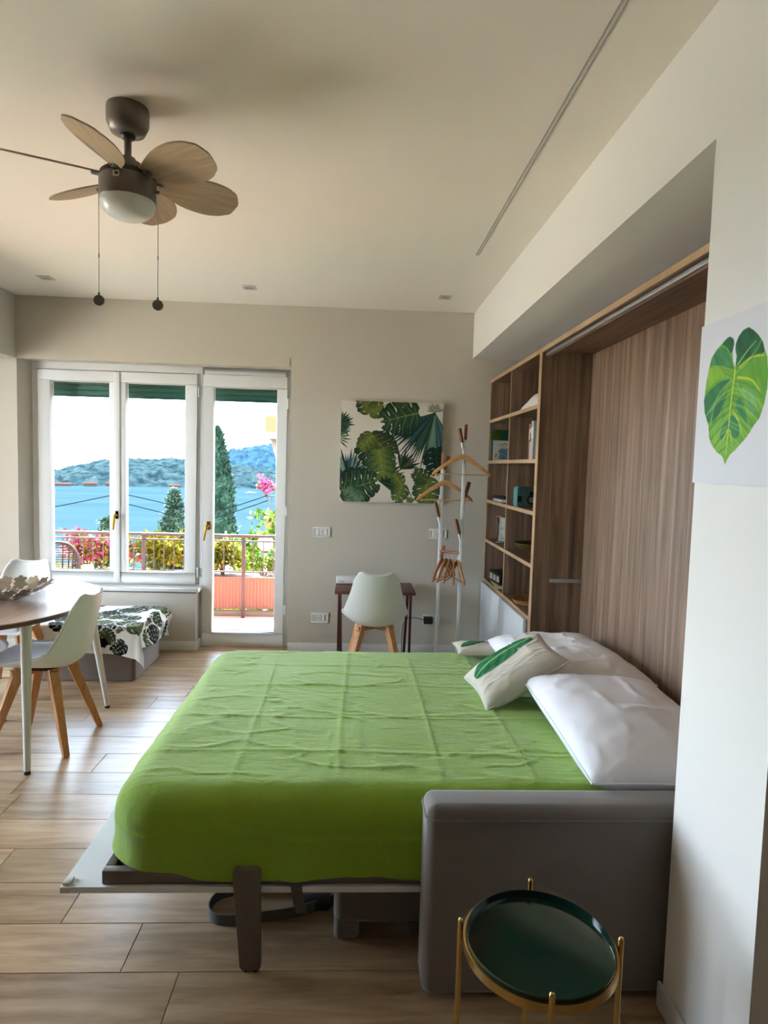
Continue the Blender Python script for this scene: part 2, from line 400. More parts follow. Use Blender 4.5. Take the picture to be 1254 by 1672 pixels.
# left window (out of frame, lights the dining corner)
wn = struct(thing('window_2', 'wide window in the left wall', 'window', (XLW-.05, (y0+y1)/2, z0)))
m = MB(); W = y1-y0; Hh = z1-z0
for a, b, c, d in ((-W/2, W/2, 0, .06), (-W/2, W/2, Hh-.06, Hh), (-W/2, -W/2+.06, 0, Hh), (W/2-.06, W/2, 0, Hh), (-W/6-.04, -W/6+.04, 0, Hh), (W/6-.04, W/6+.04, 0, Hh)):
    m.box(-.03, .03, a, b, c, d)
m.build('frame', 'white_lacquer', wn, bevel=.004)
for i in range(3): MB().box(-.004, .004, -W/2+i*W/3+.05, -W/2+(i+1)*W/3-.05, .05, Hh-.05).build('pane', 'glass', wn, smooth=0)

def baseboard(n, x0, x1, y0, y1, h=.075):
    struct(MB().box(x0, x1, y0, y1, 0, h).build('baseboard_'+n, 'baseboard_white', bevel=.003))
T = .012
baseboard('window', XL2+.06, -1.268+T, YF-.005-T, YF-.005)
baseboard('far', XD, XN-.36, YF-T, YF)
baseboard('right', XR-T, XR, YE-T, YN+T)
baseboard('pier', XR-T, XRR, YE-T, YE)
baseboard('corner', XLW, XL-.002, YF-T, YF)
baseboard('reveal', -1.268, -1.268+T, YF-.005, YW)
# sill
struct(MB().box(XL2+.002, -1.240, YF-.03, YW+.01, .482, .512).build('trim_4', 'baseboard_white', bevel=.006), 'white sill board under the window')

# ------------------------------------------------------------------ casement window
GY = YW+.03
def ring(mb, x0, x1, z0, z1, t, y0, y1, tb=None, tt=None):
    tb = tb or t; tt = tt or t
    for a, b, c, d in ((x0, x1, z0, z0+tb), (x0, x1, z1-tt, z1), (x0, x0+t, z0+tb, z1-tt), (x1-t, x1, z0+tb, z1-tt)):
        mb.box(a, b, y0, y1, c, d)
def lever(parent, x, z, lean):
    h = MB().cyl((x, YW-.022, z), (x, YW-.068, z), .013, .011, 16)
    h.tube([(x, YW-.06, z), (x-.004, YW-.075, z-.004), (x-lean*.3, YW-.076, z-.03), (x-lean*.7, YW-.072, z-.08), (x-lean, YW-.066, z-.118)], [.011, .011, .0095, .009, .007], 10)
    o = h.build('handle', 'brass', parent); o['label'] = 'brass lever handle'
    MB().box(x-.016, x+.016, YW-.03, YW-.02, z-.035, z+.035).build('handle_plate', 'brass', parent, bevel=.003)
wn = struct(thing('window_1', 'white double casement window looking over the lake', 'window', (0, 0, 0)))
m = MB(); ring(m, XL2, -1.275, .512, ZT, .05, YW, YW+.09, .02, .06)
m.build('frame', 'white_lacquer', wn, bevel=.004)
sash = []
for i, (x0, x1, g0, g1) in enumerate(((-2.562, -1.938, -2.466, -1.998), (-1.936, -1.300, -1.868, -1.392))):
    s_ = MB()
    for a, b, c, d in ((x0, x1, .525, .617), (x0, x1, 2.157, 2.243), (x0, g0, .617, 2.157), (g1, x1, .617, 2.157)):
        s_.box(a, b, YW-.02, YW+.05, c, d)
    so = s_.build('sash', 'white_lacquer', wn, bevel=.004)
    MB().box(g0-.005, g1+.005, GY-.006, GY+.006, .612, 2.162).build('pane', 'glass', so, smooth=0)
    sash.append(so)
MB().box(-1.962, -1.912, YW-.03, YW-.018, .53, 2.238).build('cover_strip', 'white_lacquer', sash[1], bevel=.003)
lever(sash[1], -1.935, 1.085, .018)
for z in (.62, 2.1): MB().cyl((-1.284, YW-.012, z-.04), (-1.284, YW-.012, z+.04), .009, None, 10).build('hinge', 'white_lacquer', wn)
# balcony door
dr = struct(thing('door_1', 'white glazed balcony door beside the window', 'door', (0, 0, 0)))
m = MB(); m.box(-1.275, -1.242, YW, YW+.09, .0, ZT).box(-.585, XD, YW, YW+.09, 0, ZT).box(-1.242, -.585, YW, YW+.09, 2.245, ZT)
m.build('frame', 'white_lacquer', dr, bevel=.004)
s_ = MB()
x0, x1, g0, g1 = -1.246, -.572, -1.163, -.651
for a, b, c, d in ((x0, x1, .006, .122), (x0, x1, 2.148, 2.245), (x0, g0, .122, 2.148), (g1, x1, .122, 2.148)):
    s_.box(a, b, YW-.022, YW+.05, c, d)
so = s_.build('leaf', 'white_lacquer', dr, bevel=.004)
MB().box(g0-.005, g1+.005, GY-.006, GY+.006, .117, 2.153).build('pane', 'glass', so, smooth=0)
lever(so, -1.197, 1.015, .028)
for z in (.32, 1.15, 2.03): MB().cyl((-.563, YW-.014, z-.04), (-.563, YW-.014, z+.04), .010, None, 10).build('hinge', 'white_lacquer', dr)
MB().box(-1.268, -.55, YF-.004, YW-.025, -.0004, .004).build('threshold', 'floor_oak', dr)
# roller shutters, almost fully rolled up
def shutter(label, x0, x1):
    t = thing('roller_shutter', label, 'shutter', ((x0+x1)/2, 5.455, 2.06))
    k = 0
    while k < 6:
        MB().box(-(x1-x0)/2, (x1-x0)/2, -.008, .008, .002+k*.044, .002+k*.044+.0436).build('slat', 'shutter_green', t, bevel=.006)
        k += 1
    MB().box(-(x1-x0)/2, (x1-x0)/2, -.010, .010, -.012, .0019).build('bottom_bar', 'shutter_green', t)
shutter('dark green roller shutter rolled up above the casement window', -2.56, -1.29)
shutter('dark green roller shutter rolled up above the balcony door', -1.24, -.58)

# ------------------------------------------------------------------ ceiling fittings
t = thing('light_channel', 'long thin grey light channel let into the ceiling', 'light channel', (.681, 1.9, ZC))
MB().box(-.009, .009, -1.2, 1.878, -.0035, .004).build('channel', 'slot_grey', t, smooth=0)
MB().box(-.005, .005, -1.19, 1.868, -.0045, -.0036).build('diffuser', 'spot_trim', t, smooth=0)
for x, y, lab in ((-2.184, 4.635, 'small square ceiling spot nearest the left beam'), (-.786, 4.673, 'small square ceiling spot in the middle of the row of three'), (.626, 4.72, 'small square ceiling spot nearest the right wall beam')):
    t = thing('recessed_spot', lab, 'ceiling spot', (x, y, ZC), 0, 'recessed ceiling spots')
    m = MB(); 
    for a, b, c, d in ((-.045, .045, -.045, -.03), (-.045, .045, .03, .045), (-.045, -.03, -.03, .03), (.03, .045, -.03, .03)): m.box(a, b, c, d, -.007, .0)
    m.build('trim_ring', 'spot_trim', t, bevel=.001)
    MB().box(-.03, .03, -.03, .03, -.003, .0).build('lens', 'slot_grey', t, smooth=0)

# ------------------------------------------------------------------ ceiling fan
FX, FY = -.840, 2.40
fan = thing('ceiling_fan', 'six-blade ceiling fan with opal lamp and two pull cords', 'ceiling fan', (FX, FY, ZC))
MB().lathe([(.0, -.0), (.071, -.0), (.073, -.01), (.072, -.055), (.058, -.085), (.03, -.093), (0, -.093)], 36).build('canopy', 'fan_metal', fan, smooth=50)
MB().lathe([(0, -.088), (.024, -.088), (.026, -.1), (.018, -.108), (0, -.108)], 24).build('ball_joint', 'fan_dark', fan)
MB().cyl((0, 0, -.10), (0, 0, -.20), .0125, None, 16).build('down_rod', 'fan_metal', fan)
MB().lathe([(0, -.172), (.026, -.172), (.03, -.186), (.05, -.192), (.052, -.235), (0, -.235)], 32).build('rod_cap', 'fan_metal', fan)
MB().lathe([(0, -.225), (.085, -.225), (.093, -.232), (.094, -.247), (0, -.247)], 36).build('motor_ring', 'fan_dark', fan)
mt = MB().lathe([(0, -.247), (.094, -.247), (.097, -.252), (.097, -.318), (.094, -.322), (0, -.322)], 40).build('motor_housing', 'fan_metal', fan, smooth=40)
MB().box(-.017, .005, -.1005, -.0965, -.276, -.256).build('reverse_switch', 'spot_trim', mt, bevel=.001)
MB().box(-.009, .002, -.102, -.1005, -.27, -.262).build('switch_slider', 'black_plastic', mt)
MB().lathe([(0, -.320), (.093, -.320), (.0935, -.332)]+[(.0935*math.cos(a), -.332-.058*math.sin(a)) for a in np.linspace(.1, PI/2, 10)], 40).build('lamp_shade', 'opal_glass', fan, smooth=60)
# blade, built along +x, pitched
def blade_mesh():
    pr = [(.075, .020, -.020), (.11, .028, -.030), (.15, .052, -.044), (.20, .075, -.058), (.26, .088, -.066), (.32, .088, -.062), (.365, .072, -.046), (.392, .046, -.022), (.402, .012, .004)]
    up = spline([p[0] for p in pr], [p[1] for p in pr]); lo = spline([p[0] for p in pr], [p[2] for p in pr])
    m = MB(); T_ = math.tan(math.radians(21))
    def fn(u, v, dz):
        x = .075+(.402-.075)*math.sin(u*PI/2); y = lo(x)+(up(x)-lo(x))*v
        return (x, y, -y*T_+dz)
    nu, nv = 52, 9
    m.grid(lambda u, v: fn(u, v, .003), nu, nv); n = len(m.v)
    m.grid(lambda u, v: fn(u, v, -.003), nu, nv)
    per = [i for i in range(nu)]+[j*nu+nu-1 for j in range(1, nv)]+[(nv-1)*nu+i for i in range(nu-2, -1, -1)]+[j*nu for j in range(nv-2, 0, -1)]
    for a, b in zip(per, per[1:]+per[:1]): m.f.append((a, b, b+n, a+n))
    return m
b0 = None
for k in range(6):
    a = math.radians(26+60*k)
    if b0 is None:
        b0 = blade_mesh().build('blade', 'blade', fan, smooth=40); br = MB().box(.06, .12, -.014, .014, -.010, -.004)
        br.build('blade_iron', 'fan_metal', b0, bevel=.002); bl = b0
        for q in ((.10, .008), (.10, -.008), (.118, 0)): MB().cyl((q[0], q[1], -.0115), (q[0], q[1], -.004), .0035, None, 8).build('screw', 'steel', b0)
    else: bl = copy_tree(b0, fan)
    bl.location = (0, 0, -.240); bl.rotation_euler = (0, 0, a)
for x, z, lab in ((-.103, -.668, 'left pull cord'), (.107, -.677, 'right pull cord')):
    c = MB().cyl((x, 0, -.285), (x, 0, z+.02), .0013, None, 6).build('pull_cord', 'steel', fan)
    MB().cyl((x*.88, 0, -.286), (x*1.05, 0, -.286), .006, None, 10).build('cord_guide', 'fan_metal', c)
    MB().cyl((x, 0, -.51), (x, 0, -.522), .0028, None, 8).build('cord_joint', 'steel', c)
    MB().cyl((x, 0, z+.022), (x, 0, z+.012), .004, None, 8).cyl((x, -.005, z-.006), (x, .005, z-.006), .019, None, 20).build('cord_knob', 'fan_metal', c, bevel=.002)
# ------------------------------------------------------------------ noise helpers and painter
def vnoise(x, y, seed=0):
    """smooth value noise, vectorised"""
    x = np.asarray(x, float); y = np.asarray(y, float)
    xi = np.floor(x).astype(int); yi = np.floor(y).astype(int); fx = x-xi; fy = y-yi
    fx = fx*fx*(3-2*fx); fy = fy*fy*(3-2*fy)
    def h(a, b):
        n = (a*374761393+b*668265263+seed*974711) & 0xffffffff
        n = ((n ^ (n >> 13))*1274126177) & 0xffffffff
        return ((n ^ (n >> 16)) & 0xffff)/65535.0
    return (h(xi, yi)*(1-fx)+h(xi+1, yi)*fx)*(1-fy)+(h(xi, yi+1)*(1-fx)+h(xi+1, yi+1)*fx)*fy
def fbm(x, y, seed=0, o=3):
    r = 0; a = .5
    for k in range(o): r = r+a*vnoise(np.asarray(x)*2**k, np.asarray(y)*2**k, seed+k); a /= 2
    return r
class Paint:
    """colours painted on a flat print, kept as one colour per mesh vertex"""
    def __init__(s, w, h, nx, ny, base):
        s.w, s.h, s.nx, s.ny = w, h, nx, ny
        s.X, s.Y = np.meshgrid(np.linspace(0, w, nx), np.linspace(0, h, ny)); s.C = np.zeros((ny, nx, 3)); s.C[:] = base
    def fill(s, poly, col, alpha=1.):
        p = np.array(poly); x0, y0 = p.min(0); x1, y1 = p.max(0)
        i0, i1 = max(0, int(x0/s.w*(s.nx-1))), min(s.nx, int(x1/s.w*(s.nx-1))+2)
        j0, j1 = max(0, int(y0/s.h*(s.ny-1))), min(s.ny, int(y1/s.h*(s.ny-1))+2)
        if i1 <= i0 or j1 <= j0: return
        X, Y = s.X[j0:j1, i0:i1], s.Y[j0:j1, i0:i1]; ins = np.zeros(X.shape, bool); n = len(p)
        for k in range(n):
            (ax, ay), (bx, by) = p[k], p[(k+1) % n]
            if ay == by: continue
            ins ^= ((ay > Y) != (by > Y)) & (X < (bx-ax)*(Y-ay)/(by-ay)+ax)
        c = col(X, Y) if callable(col) else np.array(col)
        sub = s.C[j0:j1, i0:i1]; sub[ins] = (c[ins] if callable(col) else c)*alpha+sub[ins]*(1-alpha)
    def stroke(s, pts, w0, w1, col, alpha=1.):
        p = [np.array(q, float) for q in pts]; n = len(p); Lp = []; Rp = []
        for i in range(n):
            d = p[min(i+1, n-1)]-p[max(i-1, 0)]; d = d/(np.linalg.norm(d)+1e-9); nn = np.array((-d[1], d[0]))
            ww = (w0+(w1-w0)*i/(n-1))/2; Lp.append(p[i]+nn*ww); Rp.append(p[i]-nn*ww)
        s.fill(Lp+Rp[::-1], col, alpha)
def mixc(a, b, t): return np.array(a)*(1-t[..., None])+np.array(b)*t[..., None]
def rot(pts, c, a, k):
    ca, sa = math.cos(a), math.sin(a)
    return [(c[0]+k*(x*ca-y*sa), c[1]+k*(x*sa+y*ca)) for x, y in pts]
def monstera(P, c, a, k, ca, cb, cv, n=6, seed=0):
    r = random.Random(seed)
    Wf = spline([-.16, 0, .2, .45, .7, .9, 1.0], [.30, .46, .52, .47, .34, .16, .02])
    o = np.array(c); ax = np.array((-math.sin(a), math.cos(a)))
    def g(X, Y):
        d = np.abs((X-o[0])*ax[1]-(Y-o[1])*ax[0])/k; st = .10*np.sin(((X-o[0])*ax[0]+(Y-o[1])*ax[1])/k*60)
        return mixc(ca, cb, np.clip(d*2.2+st+.3*(vnoise(X*60, Y*60, seed)-.5), 0, 1))
    P.fill(rot([(0, -.03), (.16, -.06), (.2, .2), (.15, .55), (.03, .95), (0, 1), (-.03, .95), (-.15, .55), (-.2, .2), (-.16, -.06)], c, a, k), g)
    for sd in (-1, 1):
        for i in range(n):
            t0 = -.14+i*1.02/n; t1 = t0+1.02/n*.86; sl = .16
            w0, w1 = Wf(t0+.02), Wf(min(t1+.05, 1)); w0 *= r.uniform(.92, 1.06)
            pl = [(0, max(t0, 0)), (sd*.12, t0+.05), (sd*w0*.7, t0+sl*.5), (sd*w0, t0+sl*.95), (sd*(w0*.5+w1*.5)*1.03, (t0+t1)/2+sl*1.1), (sd*w1*.9, t1+sl*.95), (sd*w1*.55, t1+sl*.40), (sd*.12, t1+.06), (0, t1)]
            P.fill(rot(pl, c, a, k), g)
            P.stroke(rot([(0, max(t0, 0)+.03), (sd*w0*.5, (t0+t1)/2+sl*.55), (sd*w0*.88, (t0+t1)/2+sl*.95)], c, a, k), k*.014, k*.004, cv, .8)
    P.stroke(rot([(0, -.02), (.01, .5), (0, .98)], c, a, k), k*.022, k*.006, cv)
def palm(P, c, a0, a1, n, L, ca, cb, cc, seed=0, wk=1.):
    r = random.Random(seed)
    for i in range(n):
        a = a0+(a1-a0)*i/(n-1)+r.uniform(-.02, .02); l = L*r.uniform(.82, 1.08); wv = wk*abs(a1-a0)/n*.62
        cols = [ca, cb, cc][r.randrange(3)]
        pl = [(0, 0), (-wv*.55*.6, .6), (-wv*.2*.8, .82), (0, 1), (wv*.2*.8, .82), (wv*.55*.6, .6)]
        o = np.array(c)
        def g(X, Y, cols=cols):
            d = np.hypot(X-o[0], Y-o[1])/l; return mixc(np.array(cols)*.55, np.array(cols)*1.25, np.clip(np.sin(d*3.0), 0, 1))
        P.fill(rot(pl, c, a-PI/2, l), g)
        P.stroke(rot([(0, .05), (0, .9)], c, a-PI/2, l), l*.008, l*.002, np.array(cols)*1.7, .6)
def paint_mesh(name, P, fn, mat, parent, solid=0):
    """grid mesh with the painted colours; fn(X,Y) -> arrays x,y,z"""
    x, y, z = fn(P.X, P.Y); co = np.stack([x, y, z], -1).reshape(-1, 3)
    nx, ny = P.nx, P.ny; j, i = np.meshgrid(np.arange(ny-1), np.arange(nx-1), indexing='ij'); q = (j*nx+i).ravel()
    f = np.stack([q, q+1, q+nx+1, q+nx], -1)
    me = bpy.data.meshes.new(name); me.vertices.add(len(co)); me.vertices.foreach_set('co', co.ravel())
    me.loops.add(f.size); me.polygons.add(len(f)); me.loops.foreach_set('vertex_index', f.ravel().astype(np.int32))
    me.polygons.foreach_set('loop_start', np.arange(0, f.size, 4, dtype=np.int32))
    me.update(calc_edges=True); me.polygons.foreach_set('use_smooth', np.ones(len(f), bool))
    at = me.color_attributes.new('Col', 'FLOAT_COLOR', 'POINT')
    c4 = np.ones((len(co), 4)); c4[:, :3] = P.C.reshape(-1, 3); at.data.foreach_set('color', c4.ravel())
    me.materials.append(M(mat)); me.update()
    o = bpy.data.objects.new(name, me); link(o, parent); return o

# ------------------------------------------------------------------ wall bed
BR = math.radians(.9)          # the bed stands a touch askew
X0, X1, Y0, Y1 = -.745, 1.315, 1.885, 3.50
bed = thing('wall_bed', 'fold-down wall bed with white panel underside and grey metal frame', 'bed', (0, 0, 0))
MB().box(-.855, 1.36, 1.862, 3.60, .236, .256).build('front_panel', 'cabinet_white', bed, bevel=.002)
def barr(m, x0, x1, y0, y1, z0, z1): m.box(x0, x1, y0, y1, z0, z1)
for nm, bx in (('side_rail', (-.735, 1.34, 1.872, 1.902)), ('side_rail', (-.735, 1.34, 3.50, 3.53)), ('end_rail', (-.735, -.705, 1.902, 3.50)), ('end_rail', (1.31, 1.34, 1.902, 3.50))):
    MB().box(bx[0], bx[1], bx[2], bx[3], .2565, .300).build(nm, 'bed_frame_metal', bed, bevel=.004)
for k in range(12):
    x = -.62+k*.165
    MB().box(x, x+.07, 1.90, 3.50, .285, .297).build('slat', 'beech', bed, bevel=.002)
for yy, s_ in ((1.846, 1), (3.556, -1)):
    pl = [(-.337, .315), (-.332, .324), (-.325, .327), (-.268, .327), (-.259, .324), (-.255, .315), (-.248, .02), (-.256, .008), (-.305, .008), (-.313, .02)]
    lg = MB().prism(pl, lambda a, b, h: (a, yy+h, b), -.013, .013).build('leg', 'bed_frame_metal', bed, bevel=.003)
    for x in (-.296, -.266): MB().cyl((x, yy, 0), (x, yy, .009), .007, None, 10).build('foot_pad', 'black_plastic', lg)
MB().box(-.853, -.825, 1.8605, 1.8618, .238, .254).build('latch_plate', 'aluminium', bed)
MB().box(-.850, -.828, 1.868, 1.905, .2561, .265).build('latch', 'spot_trim', bed, bevel=.002)
# strap hanging off the near rail
def ribbon(pts, wv, th=.003):
    m = MB(); n = len(pts); V_ = [Vector(p) for p in pts]; wv = Vector(wv)
    for i in range(n):
        d = (V_[min(i+1, n-1)]-V_[max(i-1, 0)]).normalized(); nn = d.cross(wv).normalized()*th/2
        m.v += [tuple(V_[i]+wv/2+nn), tuple(V_[i]-wv/2+nn), tuple(V_[i]-wv/2-nn), tuple(V_[i]+wv/2-nn)]
    for i in range(n-1):
        for k in range(4): m.f.append((i*4+k, i*4+(k+1) % 4, i*4+4+(k+1) % 4, i*4+4+k))
    m.f += [(0, 1, 2, 3), tuple((n-1)*4+k for k in (3, 2, 1, 0))]
    return m
ribbon([(-.155, 1.872, .31), (-.152, 1.862, .29), (-.145, 1.857, .24), (-.138, 1.86, .20), (-.130, 1.87, .165)], (.034, 0, 0)).build('hanging_strap', 'strap_grey', bed)
# belt lying on the floor
bt = thing('strap', 'dark strap with buckle lying in a loop under the bed', 'strap', (-.25, 2.1, 0))
pts = [(.26, .06, .02), (.10, -.02, .02), (-.03, -.05, .02), (-.13, -.065, .02), (-.19, -.05, .021), (-.212, .0, .022), (-.19, .06, .022), (-.12, .09, .022), (-.02, .10, .021), (.12, .12, .02), (.3, .16, .02)]
s1 = spline(range(len(pts)), [p[0] for p in pts]); s2 = spline(range(len(pts)), [p[1] for p in pts])
ribbon([(s1(t), s2(t), .0195) for t in np.linspace(0, len(pts)-1, 50)], (0, 0, .038), .004).build('belt', 'strap_grey', bt)
MB().box(.10, .20, .0, .06, .0, .04).build('buckle', 'black_plastic', bt, bevel=.008)

# mattress + bedspread
mt = MB()
def rr(x0, x1, y0, y1, r, n=10):
    o = []
    for cx, cy, a0 in ((x1-r, y1-r, 0), (x0+r, y1-r, PI/2), (x0+r, y0+r, PI), (x1-r, y0+r, 1.5*PI)):
        for k in range(n): a = a0+PI/2*k/(n-1); o.append((cx+r*math.cos(a), cy+r*math.sin(a)))
    return o
def rounded_slab(x0, x1, y0, y1, z0, z1, rc, re):
    m = MB(); prof = [(re*(1-math.sin(t)), z0+re*(1-math.cos(t))) for t in np.linspace(0, PI/2, 6)]+[(re*(1-math.cos(t)), z1-re+re*math.sin(t)) for t in np.linspace(0, PI/2, 6)]
    n = 40
    for d, z in prof: m.v += [(a, b, z) for a, b in rr(x0+d, x1-d, y0+d, y1-d, max(rc-d, .004))]
    for i in range(len(prof)-1): m.f += [(i*n+k, i*n+(k+1) % n, (i+1)*n+(k+1) % n, (i+1)*n+k) for k in range(n)]
    m.f += [tuple(range(n-1, -1, -1)), tuple(range((len(prof)-1)*n, len(prof)*n))]
    return m
mo = thing('mattress', 'white double mattress on the fold-down bed frame', 'mattress', (0, 0, 0))
rounded_slab(X0+.02, X1, Y0+.02, Y1-.01, .3005, .512, .17, .05).build('body', 'mattress', mo, smooth=40)
MB().tube([(a, b, .47) for a, b in rr(X0+.018, X1+.002, Y0+.018, Y1-.008, .17)], .005, 6, True).build('piping', 'mattress', mo)

def spread():
    x0, x1, y0, y1 = X0, 1.02, Y0, Y1
    npm = 620
    # rounded rectangle sampled evenly along its length
    def outline(d, r):
        r = max(r, .003); a0, a1, b0, b1 = x0+d, x1-d*.02, y0+d, y1-d
        segs = []
        base = rr(a0, a1, b0, b1, r, 24); base.append(base[0])
        p = np.array(base); L = np.r_[0, np.cumsum(np.hypot(*np.diff(p, axis=0).T))]
        t = np.linspace(0, L[-1], npm, endpoint=False)
        return np.interp(t, L, p[:, 0]), np.interp(t, L, p[:, 1])
    prof = []   # (inset, z)
    top = .530
    for z in np.linspace(.288, .40, 12): prof.append((-.014-.014*((z-.40)/.115)**2, z))
    for a in np.linspace(0, PI/2, 11): prof.append((-.012+.115*(1-math.cos(a)), .40+.13*math.sin(a)))
    ins = np.linspace(.103+.012, .80, 105)
    for d in ins: prof.append((d, top))
    V_ = []
    for k, (d, z) in enumerate(prof):
        X, Y = outline(d, .16-d if d < .15 else .004)
        Z = np.full(npm, z)
        side = np.clip((top-z)/.2, 0, 1)
        ang = np.arctan2(Y-(y0+y1)/2, X-(x0+x1)/2)
        # hem waves and soft bulges on the sides
        per = np.where(Y < y0+.25, X*1., Y*1.)
        wv = (fbm(X*3.1+5, Y*3.1, 3)-.45)*.05*side+.012*side**1.5*np.sin(per*21+2.2*np.sin(per*5.3))*fbm(per*2, per*0, 6)*2
        Z = Z+np.where(side > .45, (side-.45)/.55*((fbm(X*3.0, Y*2.2+9, 11)-.45)*.055+.004*np.sin(per*17)), 0)
        Z = Z-np.where(Y < y0+.3, .012/(1+np.exp(-(X+.42)/.05)), 0)*np.clip((side-.5)/.5, 0, 1)
        nx_ = np.where((X < x0+.2), -1., 0.); ny_ = np.where(Y < y0+.25, -1., np.where(Y > y1-.25, 1., 0.))
        nn = np.hypot(nx_, ny_)+1e-6
        X = X+nx_/nn*wv; Y = Y+ny_/nn*wv
        tw = 1-side
        # slack and creases on the top
        fold = 0
        for q in (-.38, -.02, .30, .62): fold = fold+.0030*np.exp(-((X-q-.012*np.sin(Y*2.1+q*9))/.009)**2)
        for q in (2.18, 2.50, 2.86, 3.16): fold = fold+.0027*np.exp(-((Y-q-.010*np.sin(X*2.6+q*7))/.009)**2)
        rp_ = fbm(X*5+2, Y*11, 5)
        fine = .0045*np.maximum(0, np.sin((Y*1.0+.16*np.sin(X*3)+.25*rp_)*62))**3*np.clip(fbm(X*2.3+1, Y*2.6, 8)*2.8-1.15, 0, 1)
        ridg = .0035*np.maximum(0, 1-np.abs(fbm(X*2.6, Y*6.1, 21)-.44)*22)+.003*np.maximum(0, 1-np.abs(fbm(X*7.6+3, Y*3.1, 27)-.44)*20)*np.clip(fbm(X*2, Y*2, 29)*3-1.2, 0, 1)
        sag = (fbm(X*1.7, Y*1.7, 31)-.45)*.026
        Z = Z+tw*(fold+fine+ridg+sag)
        Z = Z-tw*np.clip((X-.80)/.2, 0, 1)*.010
        over = np.where(Y < y0+.2, 1/(1+np.exp(-(X+.47)/.025)), 0.)
        low = np.clip((.355-Z)/.05, 0, 1)
        Y = Y+over*low*np.minimum(0, 1.860-Y)
        Z = np.maximum(Z, .303*(1-over)+.268*over)
        V_.append(np.stack([X, Y, Z], -1))
    Vv = np.concatenate(V_); m = MB(); m.v = [tuple(p) for p in Vv]; R_ = len(prof)
    for i in range(R_-1): m.f += [(i*npm+k, i*npm+(k+1) % npm, (i+1)*npm+(k+1) % npm, (i+1)*npm+k) for k in range(npm)]
    m.f.append(tuple(range((R_-1)*npm, R_*npm)))
    return m
bs = spread().build('bedspread', 'green_cotton', None, smooth=0, fix=False)
bs.data.polygons.foreach_set('use_smooth', [True]*len(bs.data.polygons))
tag(bs, 'crinkled lime green cotton bedspread covering the mattress', 'bedspread')

def pillow(name, label, cat, w, d, h, mat, seed, loc, M3=None, group=None, pinch=.06, wr=.010, n=56):
    """closed soft cushion, w x d, seam around the edge"""
    t = thing(name, label, cat, (0, 0, 0), 0, group)
    u = np.linspace(-1, 1, n); U, V_ = np.meshgrid(u, u)
    px = U*w/2*(1-pinch*(1-V_**2)**1.5*np.abs(U)**3); py = V_*d/2*(1-pinch*(1-U**2)**1.5*np.abs(V_)**3)
    th = np.clip((1-np.abs(U)**3.2), 0, 1)**.5*np.clip((1-np.abs(V_)**3.2), 0, 1)**.5
    nzz = (fbm(U*2.2+seed, V_*2.2, seed)-.45)*wr*2.0+np.maximum(0, 1-np.abs(fbm(U*1.6+seed*2, V_*2.6, seed+5)-.45)*16)*wr*.55
    m = MB()
    for sg in (1, -1):
        zz = sg*th*h/2+(nzz*np.minimum(1, th*1.5) if sg > 0 else 0)
        m.v += [tuple(p) for p in np.stack([px, py, zz], -1).reshape(-1, 3)]
    for sg in (0, 1):
        o = sg*n*n
        for j in range(n-1):
            for i in range(n-1):
                q = (o+j*n+i, o+j*n+i+1, o+(j+1)*n+i+1, o+(j+1)*n+i); m.f.append(q if sg == 0 else q[::-1])
    c = m.build('cover', mat, t, smooth=60)
    per = [(px[0, i], py[0, i]) for i in range(n)]+[(px[j, -1], py[j, -1]) for j in range(1, n)]+[(px[-1, i], py[-1, i]) for i in range(n-2, -1, -1)]+[(px[j, 0], py[j, 0]) for j in range(n-2, 0, -1)]
    MB().tube([(a, b, 0) for a, b in per], .0035, 6, True).build('seam', mat, t)
    mw = (M3.to_4x4() if M3 is not None else Matrix.Identity(4)); mw.translation = loc; t.matrix_world = mw
    def surf(x, y):     # top surface from flat coordinates
        Uq, Vq = 2*x/w, 2*y/d
        thq = np.clip(1-np.abs(Uq)**3.2, 0, 1)**.5*np.clip(1-np.abs(Vq)**3.2, 0, 1)**.5
        nq = (fbm(Uq*2.2+seed, Vq*2.2, seed)-.45)*wr*2.0+np.maximum(0, 1-np.abs(fbm(Uq*1.6+seed*2, Vq*2.6, seed+5)-.45)*16)*wr*.55
        return x*(1-pinch*(1-Vq**2)**1.5*np.abs(Uq)**3), y*(1-pinch*(1-Uq**2)**1.5*np.abs(Vq)**3), thq*h/2+nq*np.minimum(1, thq*1.5)
    return t, surf
def basis(xa, za):
    xa = Vector(xa).normalized(); za = Vector(za); ya = za.cross(xa).normalized(); za = xa.cross(ya)
    return Matrix((xa, ya, za)).transposed()
pillow('bed_pillow', 'white bed pillow in front, just behind the sofa arm', 'pillow', .56, .82, .19, 'pillow_cotton', 3, (1.03, 2.262, .604), basis((1, 0, -.03), (0.02, -.055, 1)), 'white bed pillows', .03, .010)
pillow('bed_pillow', 'white bed pillow at the back, partly under the leaf cushion', 'pillow', .56, .84, .18, 'pillow_cotton', 8, (1.045, 3.06, .603), basis((1, .03, .02), (-.02, .035, 1)), 'white bed pillows', .03, .011)
